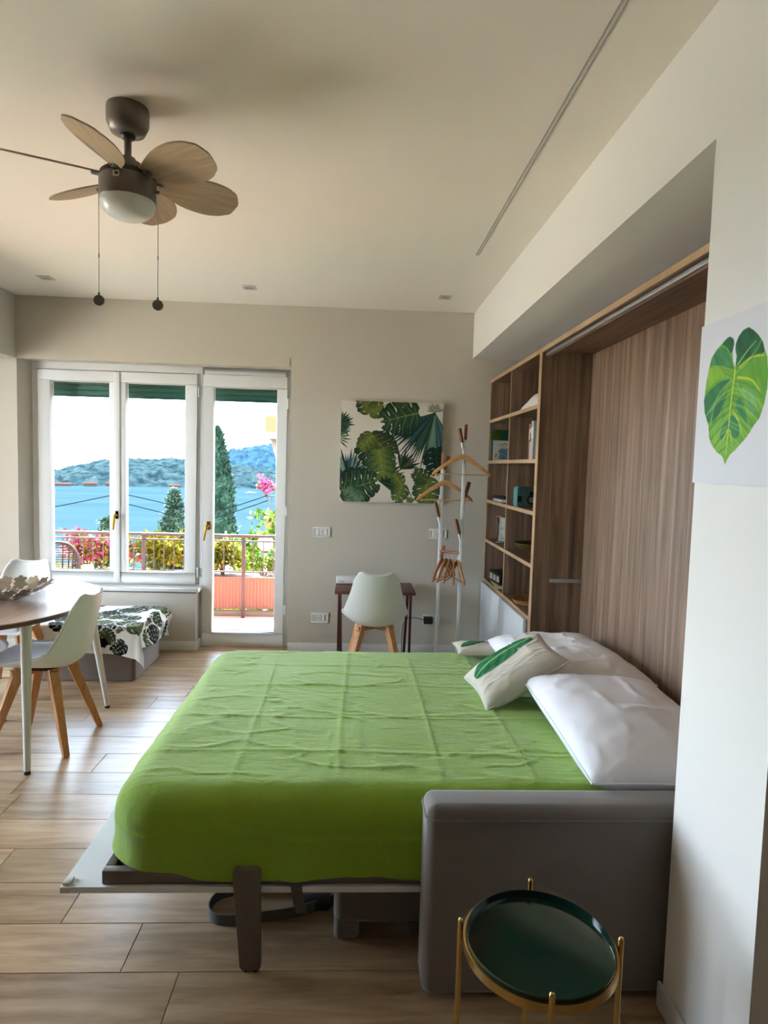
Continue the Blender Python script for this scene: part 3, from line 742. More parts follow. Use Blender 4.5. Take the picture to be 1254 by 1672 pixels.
# leaf cushion leaning on the pillows
ctr = Vector((.735, 2.765, .648))
CR = Matrix.Rotation(.075, 3, 'Z') @ Matrix.Rotation(-.531, 3, 'Y') @ Matrix.Rotation(.153, 3, 'X')
cu, sf = pillow('throw_cushion', 'cream cushion with a green banana leaf print leaning on the pillows', 'cushion', .41, .31, .14, fabric('cushion_linen', '#CFC8B8', 500, .2, .05), 12, ctr, CR, None, .07, .007)
def leaf_patch(parent, sf, c, ang, Ln, Wd, off=.0016, notch=True, name='leaf_print'):
    P = Paint(1, 1, 120, 46, S('#1F6A45'))
    dk, lt = np.array(S('#0F4A35')), np.array(S('#4E9A5E'))
    t_ = P.X; s_ = (P.Y-.5)*2
    st = .5+.5*np.sin((t_*34+np.abs(s_)*7))
    P.C = mixc(dk, lt, np.clip(.25+.45*st*(.4+.6*np.abs(s_)), 0, 1))
    P.C[np.abs(s_) < .07] = S('#8DBB7E')
    def fn(X, Y):
        t_ = X; s_ = (Y-.5)*2
        half = Wd/2*np.sin(np.clip(t_, 0, 1)**.8*PI*.96+.06)**.62
        if notch: half = half*(1-.42*np.exp(-((t_-.62-.10*np.abs(s_))/.018)**2))
        a = (t_-.5)*Ln; b = half*s_
        b = b+.012*np.sin(t_*3.)
        xx = c[0]+a*math.cos(ang)-b*math.sin(ang); yy = c[1]+a*math.sin(ang)+b*math.cos(ang)
        x, y, z = sf(xx, yy); return x, y, z+off
    return paint_mesh(name, P, fn, 'print_cloth', parent)
leaf_patch(cu, sf, (-.012, .045), .10, .33, .125)
c2, sf2 = pillow('throw_cushion', 'flat cream cushion with dark leaf print at the far corner of the bed', 'cushion', .26, .22, .05, 'cushion_linen', 15, (.70, 3.375, .566), basis((1, 0, 0), (0, 0, 1)), None, .07, .004)
leaf_patch(c2, sf2, (-.02, .02), .5, .20, .06, notch=False)

# ------------------------------------------------------------------ sofa under the bed
so = thing('sofa', 'grey velvet sofa tucked under the fold-down bed, arm in front', 'sofa', (0, 0, 0))
ar = rounded_slab(.228, 1.055, 1.722, 1.852, .012, .582, .03, .032)
ar.build('armrest', 'sofa', so, smooth=50)
MB().tube([(a, b, .548) for a, b in rr(.2255, 1.0575, 1.7195, 1.8545, .03)], .0028, 6, True).build('piping', 'sofa', so)
rounded_slab(-.035, .99, 1.965, 3.48, .055, .226, .03, .02).build('seat_base', 'sofa', so, smooth=50)
for x0 in (-.035, .85):
    for y0 in (1.965, 3.38): rounded_slab(x0+.002, x0+.085, y0+.002, y0+.10, .0, .08, .02, .012).build('foot_block', 'sofa', so, smooth=50)
MB().box(.215, .30, 1.97, 2.03, .012, .058).build('mechanism_block', 'strap_grey', so, bevel=.006)
MB().box(.25, .32, 1.89, 1.955, .0, .035).build('caster', 'aluminium', so, bevel=.01)
MB().box(.28, .95, 1.853, 1.966, .07, .14).build('arm_bracket', 'strap_grey', so, bevel=.004)

# ------------------------------------------------------------------ wall bed cabinet and bookcase
XB, YD, XK = 1.078, 3.755, 1.40
cab = thing('bed_cabinet', 'walnut cabinet of the wall bed with pale oak edges', 'cabinet', (0, 0, 0))
MB().box(XB+.004, XK, YD-.018, YD+.012, 0, 2.236).build('side_panel', 'walnut', cab, smooth=0)
MB().box(XB, XB+.004, YD-.020, YD+.03, 0, 2.262).build('edge_band', 'edge_oak', cab, smooth=0)
MB().box(XB+.004, XK, 1.72, 1.75, 0, 2.236).build('side_panel', 'walnut', cab, smooth=0)
MB().box(XB, XB+.004, 1.718, 1.752, 0, 2.236).build('edge_band', 'edge_oak', cab, smooth=0)
MB().box(XB+.004, XK, 1.72, YD+.012, 2.236, 2.262).build('top_panel', 'walnut_top', cab, smooth=0)
MB().box(XB, XB+.004, 1.72, YD-.021, 2.236, 2.262).build('edge_band', 'edge_oak', cab, smooth=0)
MB().box(XB+.030, XB+.052, 1.752, YD-.02, 2.206, 2.2355).build('lower_rail', 'walnut_top', cab, smooth=0)
MB().box(XB+.020, XB+.0295, 1.752, YD-.03, 2.214, 2.232).build('aluminium_rail', 'aluminium', cab, bevel=.002)
pw = (YD-.018-1.75)/4
for k in range(4): MB().box(XK-.02, XK, 1.75+k*pw+.0006, 1.75+(k+1)*pw-.0006, 0, 2.235).build('back_panel', 'walnut', cab, smooth=0)
MB().box(1.182, XK-.021, YD-.030, YD-.0185, .874, .898).build('metal_bar', 'aluminium', cab, bevel=.002)
MB().cyl((1.36, YD-.034, .886), (1.36, YD-.029, .886), .006, None, 10).build('bar_screw', 'steel', cab)
MB().box(1.165, 1.168, YD-.0195, YD-.0183, .0, 2.235).build('panel_joint', 'edge_oak', cab, smooth=0)
MB().box(1.20, 1.36, YD-.07, YD-.02, .50, .575).build('hinge_bracket', 'bed_frame_metal', cab, bevel=.004)

YQ = YF-.014
bk = thing('bookcase', 'walnut bookcase of ten open cubbies with pale oak edges', 'bookcase', (0, 0, 0))
def board(nm, x0, x1, y0, y1, z0, z1, mt_='walnut'):
    b = MB().box(x0, x1, y0, y1, z0, z1).build(nm, mt_, bk, smooth=0); return b
def edge(par, y0, y1, z0, z1): MB().box(XB, XB+.004, y0, y1, z0, z1).build('edge_band', 'edge_oak', par, smooth=0)
zs = [.640, .964, 1.284, 1.600, 1.926]
b = board('side', XB+.004, XK, YQ-.018, YQ, .640, 2.262); edge(b, YQ-.018, YQ, .640, 2.236)
b = board('side', XB+.004, XK, YD+.013, YD+.03, 0, 2.262)
b = board('top', XB+.004, XK, YD+.031, YQ-.019, 2.238, 2.262, 'walnut_top'); edge(b, YD+.031, YQ, 2.2365, 2.262)
YM = 4.470
for z in zs:
    b = board('shelf', XB+.004, XK-.009, YD+.031, YQ-.019, z-.012, z+.012, 'walnut_top'); edge(b, YD+.031, YQ-.019, z-.012, z+.012)
for i in range(5):
    z0 = zs[i]+.0125; z1 = (zs[i+1] if i < 4 else 2.250)-.0125
    b = board('divider', XB+.004, XK-.009, YM-.008, YM+.008, z0, z1); edge(b, YM-.008, YM+.008, z0, z1)
board('back', XK-.008, XK, YD+.031, YQ-.019, .65, 2.237)
lc = thing('low_cabinet', 'white base cabinet under the bookcase', 'cabinet', (0, 0, 0))
MB().box(XB+.006, XK, YD+.032, YQ-.001, .0, .626).build('body', 'walnut', lc, smooth=0)
MB().box(XB-.018, XB+.005, YD+.075, 4.49, .06, .622).build('door', 'cabinet_white', lc, bevel=.0015)
MB().box(XB-.018, XB+.005, 4.494, YQ-.002, .06, .622).build('door', 'cabinet_white', lc, bevel=.0015)

# ------------------------------------------------------------------ things on the shelves
z0 = [z+.0125 for z in zs]
# top right: folded towel-like cloth
t = MB(); 
def tw(u, v):
    x = 1.10+.16*v; y = 4.31-.47*u
    z = z0[4]+.001+(.10*math.sin(PI*min(1, u*1.05))**.55*(.75+.35*u)+.012*math.sin(u*17)*math.sin(v*3))*math.sin(PI*v)**.4
    return (x, y, z)
t.grid(tw, 40, 16); n = len(t.v)
t.grid(lambda u, v: (1.10+.16*v, 4.31-.47*u, z0[4]+.0005), 40, 16)
tag(t.build('folded_cloth', 'towel', None, smooth=60), 'crumpled white cloth on the top shelf of the bookcase', 'cloth')
def book(nm, label, cat, x0, x1, y0, y1, z, h, mat, grp=None, rz=0, spine=None):
    t = thing(nm, label, cat, ((x0+x1)/2, (y0+y1)/2, z), rz, grp); a, b = (x1-x0)/2, (y1-y0)/2
    if b < a:      # standing, thin in y, spine to the room (-x)
        MB().box(-a, a, -b, -b+.002, 0, h).box(-a, a, b-.002, b, 0, h).box(-a-.001, -a+.002, -b, b, 0, h).build('cover', mat, t, bevel=.0006)
        MB().box(-a+.003, a-.004, -b+.0022, b-.0022, .003, h-.004).build('pages', 'paper', t, smooth=0)
        if spine: MB().box(-a-.0016, -a-.001, -b+.002, b-.002, h*.55, h*.85).build('spine_label', spine, t, smooth=0)
    return t
book('book', 'orange-brown book beside the pale books in the bookcase', 'book', 1.10, 1.26, 3.985, 4.025, z0[3], .225, 'book_orange', 'books in the second row', spine='book_cream')
book('book', 'cream book between the orange and grey spines', 'book', 1.095, 1.26, 3.945, 3.980, z0[3], .195, 'book_cream', 'books in the second row', spine='book_dark')
book('book', 'tall pale grey book nearest the cabinet side panel', 'book', 1.09, 1.27, 3.885, 3.940, z0[3], .235, 'book_grey', 'books in the second row', spine='paper')
book('book', 'thin dark red-brown book behind the orange one', 'book', 1.11, 1.25, 4.030, 4.048, z0[3], .215, 'desk_top', 'books in the second row')
# green folder and illustrated booklet facing the room
t = thing('folder', 'green folder with leaves standing behind a blue illustrated booklet', 'folder', (1.165, 5.05, z0[3]))
MB().box(-.085, .085, -.004, .004, 0, .245).build('cover', 'book_teal', t, bevel=.001)
for k in range(16):
    a = rnd.uniform(-.09, .0); b = rnd.uniform(.16, .25)
    lf = MB().add([(a-.016, -.006, b), (a, -.013, b+.01), (a+.018, -.007, b+.004), (a, -.005, b-.012)], [(0, 1, 2, 3)]).build('leaf', 'shrub_dark', t, smooth=0, solid=.0006)
P = Paint(.155, .155, 60, 60, S('#C8C4B6'))
P.C = mixc(S('#D6D2C6'), S('#B7B8AE'), fbm(P.X*30, P.Y*30, 4))
P.fill([(.04, .01), (.05, .05), (.035, .07), (.06, .095), (.09, .09), (.12, .10), (.135, .06), (.125, .03), (.14, .01)], lambda X, Y: mixc(S('#2F6C8C'), S('#7FA9B4'), fbm(X*60, Y*60, 2)))
for k in range(9): P.fill(rot([(-.006, -.003), (.006, -.003), (.006, .003), (-.006, .003)], (.045+k*.011, .128+.006*math.sin(k*2)), 0, 1), S('#7F8A78'))
P.fill([(.012, .02), (.028, .03), (.03, .06), (.014, .05)], S('#B58A5A')); P.fill([(.115, .07), (.14, .08), (.14, .10), (.12, .095)], S('#A04A54'))
t = thing('booklet', 'pale booklet with a blue illustration standing in the second row', 'booklet', (1.165, 5.0, z0[3]))
MB().box(-.0785, .0785, .0005, .010, 0, .158).build('pages', 'paper', t, bevel=.001)
paint_mesh('cover_print', P, lambda X, Y: (X-.0775, X*0, Y+.0015), 'print', t)
# magazines
for k, (a, b, mm, lab) in enumerate(((.0, .022, 'paper', 'lower pale magazine lying in the third row'), (.0225, .042, 'book_dark', 'upper dark magazine lying in the third row'))):
    t = thing('magazine', lab, 'magazine', (1.20, 4.86-.02*k, z0[2]+a), .1*k, 'magazines in the bookcase')
    MB().box(-.10, .10, -.14, .14, .0005, b-a-.0005).build('pages', mm, t, bevel=.001)
    MB().box(-.101, .101, -.141, .141, b-a-.002, b-a).build('cover', 'book_grey' if k == 0 else 'book_dark', t, bevel=.0005)
# tin box shaped like a camera print
t = thing('tin_box', 'turquoise tin printed with a camera in the third row', 'tin', (1.17, 4.20, z0[2]), math.radians(10))
MB().box(-.045, .045, -.001, .001, .0, .002).build('base', 'tin_dark', t)
bx = rr(-.105, .105, .0, .135, .018, 6)
MB().prism(bx, lambda a, b, h: (a, h, b+.0021), -.03, .03).build('body', plain('tin_teal', '#5E9296', .35, .2, var=.25, vscale=30), t, bevel=.004)
for s_ in (-1, 1): MB().box(s_*.085-.015, s_*.085+.015, -.0315, -.0302, .035, .075).build('printed_panel', 'tin_dark', t)
MB().cyl((0, -.0315, .05), (0, -.0302, .05), .032, None, 28).build('lens_ring', 'tin_dark', t)
MB().cyl((0, -.0322, .05), (0, -.0316, .05), .020, None, 28).build('lens', 'book_grey', t)
MB().prism([(-.022, .082), (.022, .082), (.01, .106), (-.01, .106)], lambda a, b, h: (a, h, b), -.0315, -.0302).build('viewfinder', 'tin_dark', t)
# photo frame
t = thing('photo_frame', 'silver photo frame leaning in the fourth row', 'photo frame', (1.17, 4.80, z0[1]), math.radians(-14))
t.rotation_euler = (math.radians(-12), 0, math.radians(-16))
m = MB(); ring(m, -.08, .08, .0, .215, .016, -.006, .006); m.build('frame', 'silver', t, bevel=.002)
P = Paint(.128, .183, 40, 50, S('#D8DADA')); P.C = mixc(S('#E4E6E6'), S('#8E9894'), np.clip(fbm(P.X*40, P.Y*40, 9)*2-.75, 0, 1))
paint_mesh('photograph', P, lambda X, Y: (X-.064, X*0-.002, Y+.016), 'print', t)
MB().box(-.064, .064, .0, .004, .016, .199).build('backing', 'book_dark', t)
MB().beam((0, .005, .14), (0, .07, .012), .014).build('strut', 'book_dark', t)
# wide bowl
t = thing('bowl', 'wide dark gold bowl in the fourth row', 'bowl', (1.225, 4.20, z0[1]))
MB().lathe([(.0, .0), (.045, .0), (.05, .006), (.05, .012), (.09, .03), (.125, .055), (.142, .078), (.139, .079), (.12, .058), (.085, .034), (.03, .02), (0, .018)], 40).build('body', 'gold_bowl', t, smooth=60)
MB().tube([(.1405*math.cos(a), .1405*math.sin(a), .0785) for a in np.linspace(0, 2*PI, 40, endpoint=False)], .0025, 6, True).build('rim', 'shutter_green', t)
# dark boxed set + loose booklet
t = thing('box_file', 'black box file with pale spine labels in the bottom row', 'box', (1.19, 4.86, z0[0]+.012), math.radians(6))
MB().box(-.09, .09, -.13, .13, .0, .085).build('body', 'book_dark', t, bevel=.003)
for k in range(3): MB().box(-.0912, -.0902, -.115+k*.08, -.055+k*.08, .02, .065).build('spine_label', 'paper', t)
MB().cyl((-.02, -.1312, .045), (-.02, -.1302, .045), .022, None, 20).build('round_label', 'book_grey', t)
t = thing('booklet', 'thin cream booklet lying under the black box file', 'booklet', (1.19, 4.83, z0[0]), math.radians(-4))
MB().box(-.1, .1, -.19, .14, .0005, .0115).build('pages', 'book_cream', t, bevel=.001)
# woven tray
t = thing('woven_tray', 'round woven tray lying in the bottom row', 'tray', (1.215, 4.17, z0[0]))
MB().lathe([(0, .0), (.10, .0), (.125, .006), (.14, .028), (.136, .029), (.12, .010), (0, .006)], 36).build('body', 'basket', t, smooth=50)
for k in range(5):
    r = .03+.024*k
    MB().tube([(r*math.cos(a), r*math.sin(a), .008+.002*math.sin(a*14)) for a in np.linspace(0, 2*PI, 84, endpoint=False)], .0045, 5, True).build('coil', 'basket', t)

# ------------------------------------------------------------------ side table
TX, TY, TR = .447, 1.360, .170
t = thing('side_table', 'round side table with dark green tray and thin gold legs', 'side table', (TX, TY, 0))
MB().lathe([(0, .452), (TR-.004, .452), (TR-.003, .4555), (TR-.003, .478), (TR-.0055, .478), (TR-.0062, .459), (TR-.012, .457), (0, .457)], 72).build('tray', 'tray_green', t, smooth=40)
MB().lathe([(TR-.002, .449), (TR+.003, .449), (TR+.003, .470), (TR-.002, .470), (TR-.002, .449)], 72).build('ring', 'gold', t, smooth=40)
for k, (a) in enumerate((math.atan2(.035, -.175), math.atan2(-.028, .174), math.atan2(.184, .029), math.atan2(-.186, -.028))):
    x, y = (TR+.0095)*math.cos(a), (TR+.0095)*math.sin(a)
    MB().cyl((x, y, .0), (x, y, .495), .0065, None, 14).lathe([(.0065, .495), (.0058, .499), (.0035, .5015), (0, .5025)], 14, (x, y, 0)).build('leg', 'gold', t)
# ------------------------------------------------------------------ tropical leaf canvas on the far wall
CW, CH, CX, CZ = .818, .806, -.122, 1.252
t = thing('canvas_print', 'square canvas print of palm and monstera leaves on the far wall', 'canvas', (CX, YF, CZ))
MB().box(0, CW, -.034, -.001, 0, CH).build('canvas', plain('canvas_white', '#D9D2C6', .85, var=.03, vscale=5), t, bevel=.003)
P = Paint(CW, CH, 360, 356, S('#D9D2C6'))
q = lambda a, b: ((a-108)/1035*CW, (1118-b)/1020*CH)       # read off the photograph's view of the canvas
DG, MG, YG, OL, BG, GG = [np.array(S(c)) for c in ('#0F2A20', '#26492C', '#66742A', '#3E4A1E', '#21424C', '#5F7E6C')]
VE = np.array(S('#8A9758'))
def D(d): return math.radians(d)
palm(P, q(90, 330), D(-100), D(95), 17, .125, BG, DG, MG, 1, 2.)
palm(P, q(60, 470), D(-40), D(60), 7, .13, YG, MG, OL, 14)
palm(P, q(195, 905), D(30), D(185), 26, .25, BG, GG, DG, 2, 2.2)
palm(P, q(330, 640), D(40), D(120), 7, .02, BG, GG, DG, 22)
palm(P, q(1062, 190), D(200), D(285), 30, .46, DG, BG, MG, 3, 2.3)
palm(P, q(1062, 190), D(262), D(300), 14, .50, GG, GG*.8, BG, 4, 2.4)
palm(P, q(1062, 195), D(20), D(165), 12, .09, MG, DG, OL, 24)
monstera(P, q(395, 205), D(30), .155, YG, DG, VE, 4, 5); monstera(P, q(395, 215), D(-62), .14, YG, OL, VE, 4, 55)
P.stroke([q(395, 205), q(450, 250), q(520, 268)], .007, .005, OL)
monstera(P, q(880, 205), D(105), .31, MG, DG, VE, 5, 6)
monstera(P, q(770, 130), D(60), .11, MG, OL, VE, 4, 66)
palm(P, q(500, 900), D(-32), D(62), 12, .24, DG, DG, MG, 7, 1.8)
palm(P, q(720, 780), D(10), D(95), 9, .17, DG, DG, OL, 77, 2.)
monstera(P, q(405, 440), D(200), .30, MG, DG, VE, 5, 8)
monstera(P, q(430, 470), D(-128), .24, OL, DG, VE, 5, 88)
monstera(P, q(430, 440), D(140), .16, YG, OL, VE, 4, 89)
monstera(P, q(500, 590), D(192), .24, YG, MG, VE, 5, 9)
monstera(P, q(130, 1010), D(-72), .31, MG, DG, VE, 6, 10)
monstera(P, q(180, 1010), D(-125), .16, GG, MG, VE, 5, 110)
monstera(P, q(750, 935), D(160), .15, YG, MG, VE, 4, 11); monstera(P, q(740, 930), D(40), .12, YG, OL, VE, 4, 111)
P.stroke([q(755, 945), q(800, 965), q(840, 1040), q(850, 1075)], .008, .006, OL)
monstera(P, q(990, 870), D(185), .23, YG, MG, VE, 5, 12); monstera(P, q(1000, 880), D(60), .14, OL, MG, VE, 4, 112)
monstera(P, q(1085, 560), D(185), .22, DG, DG, MG, 5, 113)
P.fill([q(785, 1045), q(830, 1060), q(890, 1080), q(850, 1118), q(800, 1112)], YG*.9)
P.fill([q(640, 1130), q(690, 1105), q(760, 1112), q(780, 1130)], MG)
palm(P, q(150, 1090), D(-40), D(60), 9, .11, YG, MG, GG, 13)
paint_mesh('leaf_print', P, lambda X, Y: (X, X*0-.0348, Y), 'print', t)

# painted leaf on the pier
LF = [(0.163, 0.278), (0.152, 0.298), (0.147, 0.32), (0.152, 0.339), (0.148, 0.352), (0.132, 0.361), (0.117, 0.358), (0.097, 0.348), (0.076, 0.338), (0.055, 0.32), (0.047, 0.296), (0.039, 0.265), (0.035, 0.233), (0.032, 0.214), (0.04, 0.181), (0.061, 0.148), (0.067, 0.118), (0.081, 0.099), (0.106, 0.079), (0.129, 0.07), (0.139, 0.06), (0.146, 0.046), (0.154, 0.06), (0.165, 0.072), (0.184, 0.082), (0.207, 0.098), (0.229, 0.114), (0.249, 0.136), (0.27, 0.154), (0.282, 0.184), (0.289, 0.216), (0.289, 0.249), (0.281, 0.288), (0.27, 0.306), (0.262, 0.324), (0.245, 0.342), (0.225, 0.357), (0.205, 0.368), (0.184, 0.365), (0.168, 0.354), (0.158, 0.338), (0.158, 0.324), (0.165, 0.308), (0.163, 0.29)]
PT = {'teal2': [(0.047, 0.296), (0.055, 0.32), (0.076, 0.338), (0.108, 0.342), (0.137, 0.318), (0.15, 0.292), (0.157, 0.276), (0.103, 0.297)],
 'dark': [(0.164, 0.281), (0.165, 0.308), (0.158, 0.324), (0.158, 0.338), (0.168, 0.354), (0.184, 0.365), (0.205, 0.368), (0.225, 0.357), (0.245, 0.342), (0.262, 0.324), (0.274, 0.298), (0.249, 0.299), (0.222, 0.298), (0.195, 0.288)],
 'top2': [(.152, .339), (.148, .352), (.132, .361), (.117, .358), (.097, .348), (.125, .335), (.14, .315), (.149, .325)],
 'yel1': [(0.047, 0.296), (0.075, 0.301), (0.114, 0.292), (0.152, 0.274), (0.127, 0.266), (0.09, 0.261), (0.058, 0.25), (0.039, 0.236), (0.042, 0.265)],
 'teal1': [(0.154, 0.256), (0.118, 0.258), (0.075, 0.248), (0.037, 0.227), (0.032, 0.211), (0.04, 0.181), (0.064, 0.147), (0.078, 0.178), (0.111, 0.225)],
 'lite': [(0.187, 0.234), (0.221, 0.227), (0.255, 0.203), (0.258, 0.18), (0.243, 0.153), (0.216, 0.184)],
 'dark2': [(0.155, 0.163), (0.121, 0.138), (0.11, 0.117), (0.136, 0.1), (0.153, 0.136), (0.177, 0.105), (0.2, 0.119), (0.192, 0.145), (0.164, 0.171)],
 'dark3': [(0.147, 0.233), (0.112, 0.219), (0.087, 0.196), (0.074, 0.163), (0.081, 0.146), (0.111, 0.179)],
 'dark4': [(0.194, 0.21), (0.175, 0.203), (0.172, 0.188), (0.2, 0.162), (0.226, 0.137), (0.218, 0.167)]}
PC = dict(teal2=('#2C7A4E', '#5FA46A'), dark=('#0F4A38', '#226A45'), top2=('#175A40', '#2A7048'), yel1=('#8FBE2E', '#6FA838'), teal1=('#1F6B48', '#3D8A50'), lite=('#66A860', '#84BC78'), dark2=('#2A7A55', '#4A9457'), dark3=('#1C6244', '#357F4C'), dark4=('#2F8053', '#4A9A5A'))
SV = {'mid': [(0.163, 0.278), (0.16, 0.249), (0.155, 0.205), (0.152, 0.16), (0.15, 0.115), (0.147, 0.072)], 'v1': [(0.152, 0.253), (0.11, 0.231), (0.081, 0.197), (0.07, 0.147)], 'v2': [(0.174, 0.256), (0.228, 0.243), (0.265, 0.213)], 'v3': [(0.171, 0.242), (0.215, 0.196), (0.238, 0.154)], 'v4': [(0.15, 0.133), (0.127, 0.104)], 'v5': [(0.156, 0.133), (0.17, 0.099)], 'v6': [(0.162, 0.179), (0.191, 0.151), (0.205, 0.121)], 'v7': [(0.177, 0.279), (0.223, 0.295), (0.275, 0.292)], 'v8': [(0.171, 0.286), (0.202, 0.31), (0.237, 0.331)], 'v9': [(0.154, 0.172), (0.12, 0.147), (0.112, 0.116)]}
P = Paint(.35, .411, 250, 290, S('#E4E4E8')); MK = Paint(.35, .411, 250, 290, (0, 0, 0)); MK.fill([(float(a), float(b)) for a, b in LF], (1, 1, 1))
sm = lambda pl: [tuple(p) for p in np.array([[np.interp(u, np.arange(len(pl)+1), np.r_[[a[k] for a in pl], pl[0][k]]) for k in (0, 1)] for u in np.linspace(0, len(pl), len(pl)*4, endpoint=False)])]
def soft(pl, it=2):
    p = np.array(pl, float)
    for _ in range(it): p = np.stack([p*.75+np.roll(p, -1, 0)*.25, p*.25+np.roll(p, -1, 0)*.75], 1).reshape(-1, 2)
    return p
brush = lambda c0, c1, sd, fx=40, fy=16: (lambda X, Y: mixc(S(c0), S(c1), np.clip(fbm(X*fx+Y*18, Y*fy-X*9, sd)*1.9-.4, 0, 1)))
P.fill(LF, brush('#5E9E2E', '#7FB53C', 3))
mask0 = P.C.copy()
for i, k in enumerate(PT): P.fill(soft(PT[k]), brush(*PC[k], 10+i), .92)
for k, pl in SV.items():
    f1, f2 = spline(range(len(pl)), [a[0] for a in pl]), spline(range(len(pl)), [a[1] for a in pl])
    ts = np.linspace(0, len(pl)-1, 16); c = '#B9CF3A' if k in ('mid', 'v2', 'v4', 'v5', 'v6', 'v7') else '#7DB45A'
    P.stroke([(f1(u), f2(u)) for u in ts], .007 if k != 'mid' else .006, .003, S(c), .9)
r3 = random.Random(3)
for k in range(46):      # loose brush strokes running from the midrib to the margin
    tt = k//2/23; x0, y0 = .163-.016*tt, .275-.20*tt; sd = -1 if k % 2 else 1
    ln = (.055+.055*math.sin(PI*min(1, .25+tt*.8)))*r3.uniform(.8, 1.15); dy = -.35-.5*tt
    if tt < .12: dy = .7
    pl = [(x0, y0), (x0+sd*ln*.45, y0+dy*ln*.25), (x0+sd*ln*.85, y0+dy*ln*.7), (x0+sd*ln*1.05, y0+dy*ln*1.15)]
    P.stroke(pl, .004, .009, S(('#A6CE58', '#2F7A46', '#8CC070', '#1E6440')[r3.randrange(4)]), .30)
f1, f2 = spline(range(6), [a[0] for a in SV['mid']]), spline(range(6), [a[1] for a in SV['mid']])
P.stroke([(f1(u), f2(u)) for u in np.linspace(0, 5, 16)], .006, .0025, S('#C3D44A'), .9)
P.C = np.where(MK.C > .5, P.C, np.array(S('#E4E4E8')))
t = thing('leaf_canvas', 'white canvas with one big painted green leaf on the pier', 'canvas', (XR, 1.675, 1.523))
MB().box(-.017, -.0008, -.35, 0, 0, .411).build('canvas', plain('canvas_cool', '#E4E4E8', .8, var=.01), t, bevel=.002)
paint_mesh('leaf_painting', P, lambda X, Y: (X*0-.0174, -X, Y), 'print', t)

# ------------------------------------------------------------------ switches and sockets on the far wall
def plate(nm, label, cat, x0, x1, z0, z1, kind):
    t = thing(nm, label, cat, ((x0+x1)/2, YF, (z0+z1)/2)); a, b = (x1-x0)/2, (z1-z0)/2
    m = MB(); ring(m, -a, a, -b, b, .014 if kind == 'sw' else .016, -.008, -.0005); m.build('plate', 'switch_white', t, bevel=.002)
    MB().box(-a+.012, a-.012, -.005, -.0005, -b+.013, b-.013).build('insert', plain('insert_'+nm, '#DAD7D0', .4) if 'insert_'+nm not in MATS else 'insert_'+nm, t)
    if kind == 'sw':
        for k in (-1, 0, 1): MB().box(k*.031-.014, k*.031+.014, -.0095, -.0052, -b+.016, b-.016).build('rocker', 'switch_white', t, bevel=.0015)
        MB().box(-.002, .002, -.0105, -.0096, -.012, .012).build('marker', 'slot_grey', t)
    else:
        MB().cyl((-.012, -.0052, 0), (-.012, -.009, 0), .021, None, 24).build('socket_ring', 'switch_white', t)
        for d in (-.0095, .0095): MB().cyl((-.012+d, -.0091, 0), (-.012+d, -.0098, 0), .0032, None, 10).build('socket_hole', 'black_plastic', t)
        MB().cyl((-.012, -.0091, 0), (-.012, -.0098, 0), .0028, None, 10).build('socket_hole', 'black_plastic', t)
        MB().box(.022, .042, -.0095, -.0052, -b+.016, b-.016).build('blank', 'switch_white', t, bevel=.0015)
plate('light_switch', 'white light switch plate left of the leaf canvas', 'switch', -.331, -.190, .955, 1.037, 'sw')
plate('light_switch', 'white switch plate partly behind the coat stand', 'switch', .619, .762, .962, 1.044, 'sw')
plate('wall_socket', 'white power socket low on the wall left of the desk', 'socket', -.332, -.190, .245, .329, 'so')
plate('wall_socket', 'white power socket behind the black plug adapter', 'socket', .590, .732, .245, .329, 'so')
t = thing('plug_adapter', 'black plug adapter with cable in the socket right of the desk', 'adapter', (.63, YF, .29))
MB().box(-.037, .037, -.055, -.0102, -.030, .027).build('body', 'black_plastic', t, bevel=.004)
MB().tube([(-.035, -.035, .0), (-.07, -.045, .012), (-.12, -.06, .026), (-.17, -.07, .026), (-.21, -.1, -.02), (-.22, -.12, -.14), (-.22, -.13, -.287)], .003, 6).build('cable', 'black_plastic', t)

# ------------------------------------------------------------------ desk
t = thing('folding_desk', 'small dark brown folding desk against the far wall', 'desk', (.175, 4.92, 0))
MB().box(-.305, .305, -.20, .205, .575, .598).build('top', 'desk_top', t, bevel=.003)
for s_ in (-1, 1):
    MB().beam((s_*.272, -.15, 0), (s_*.272, -.15, .575), .018).build('leg', 'desk_metal', t)
    MB().beam((s_*.255, .16, 0), (s_*.272, .10, .575), .018).build('leg', 'desk_metal', t)
MB().box(-.265, .265, .11, .125, .54, .575).build('rail', 'desk_metal', t)
t = thing('white_box', 'flat white device standing on the desk behind the chair', 'device', (-.035, 5.05, .598))
MB().box(-.095, .095, -.04, .04, .001, .058).build('body', 'white_lacquer', t, bevel=.012, seg=3)
MB().box(-.06, -.03, -.0405, -.0402, .02, .026).build('light_slot', 'slot_grey', t)

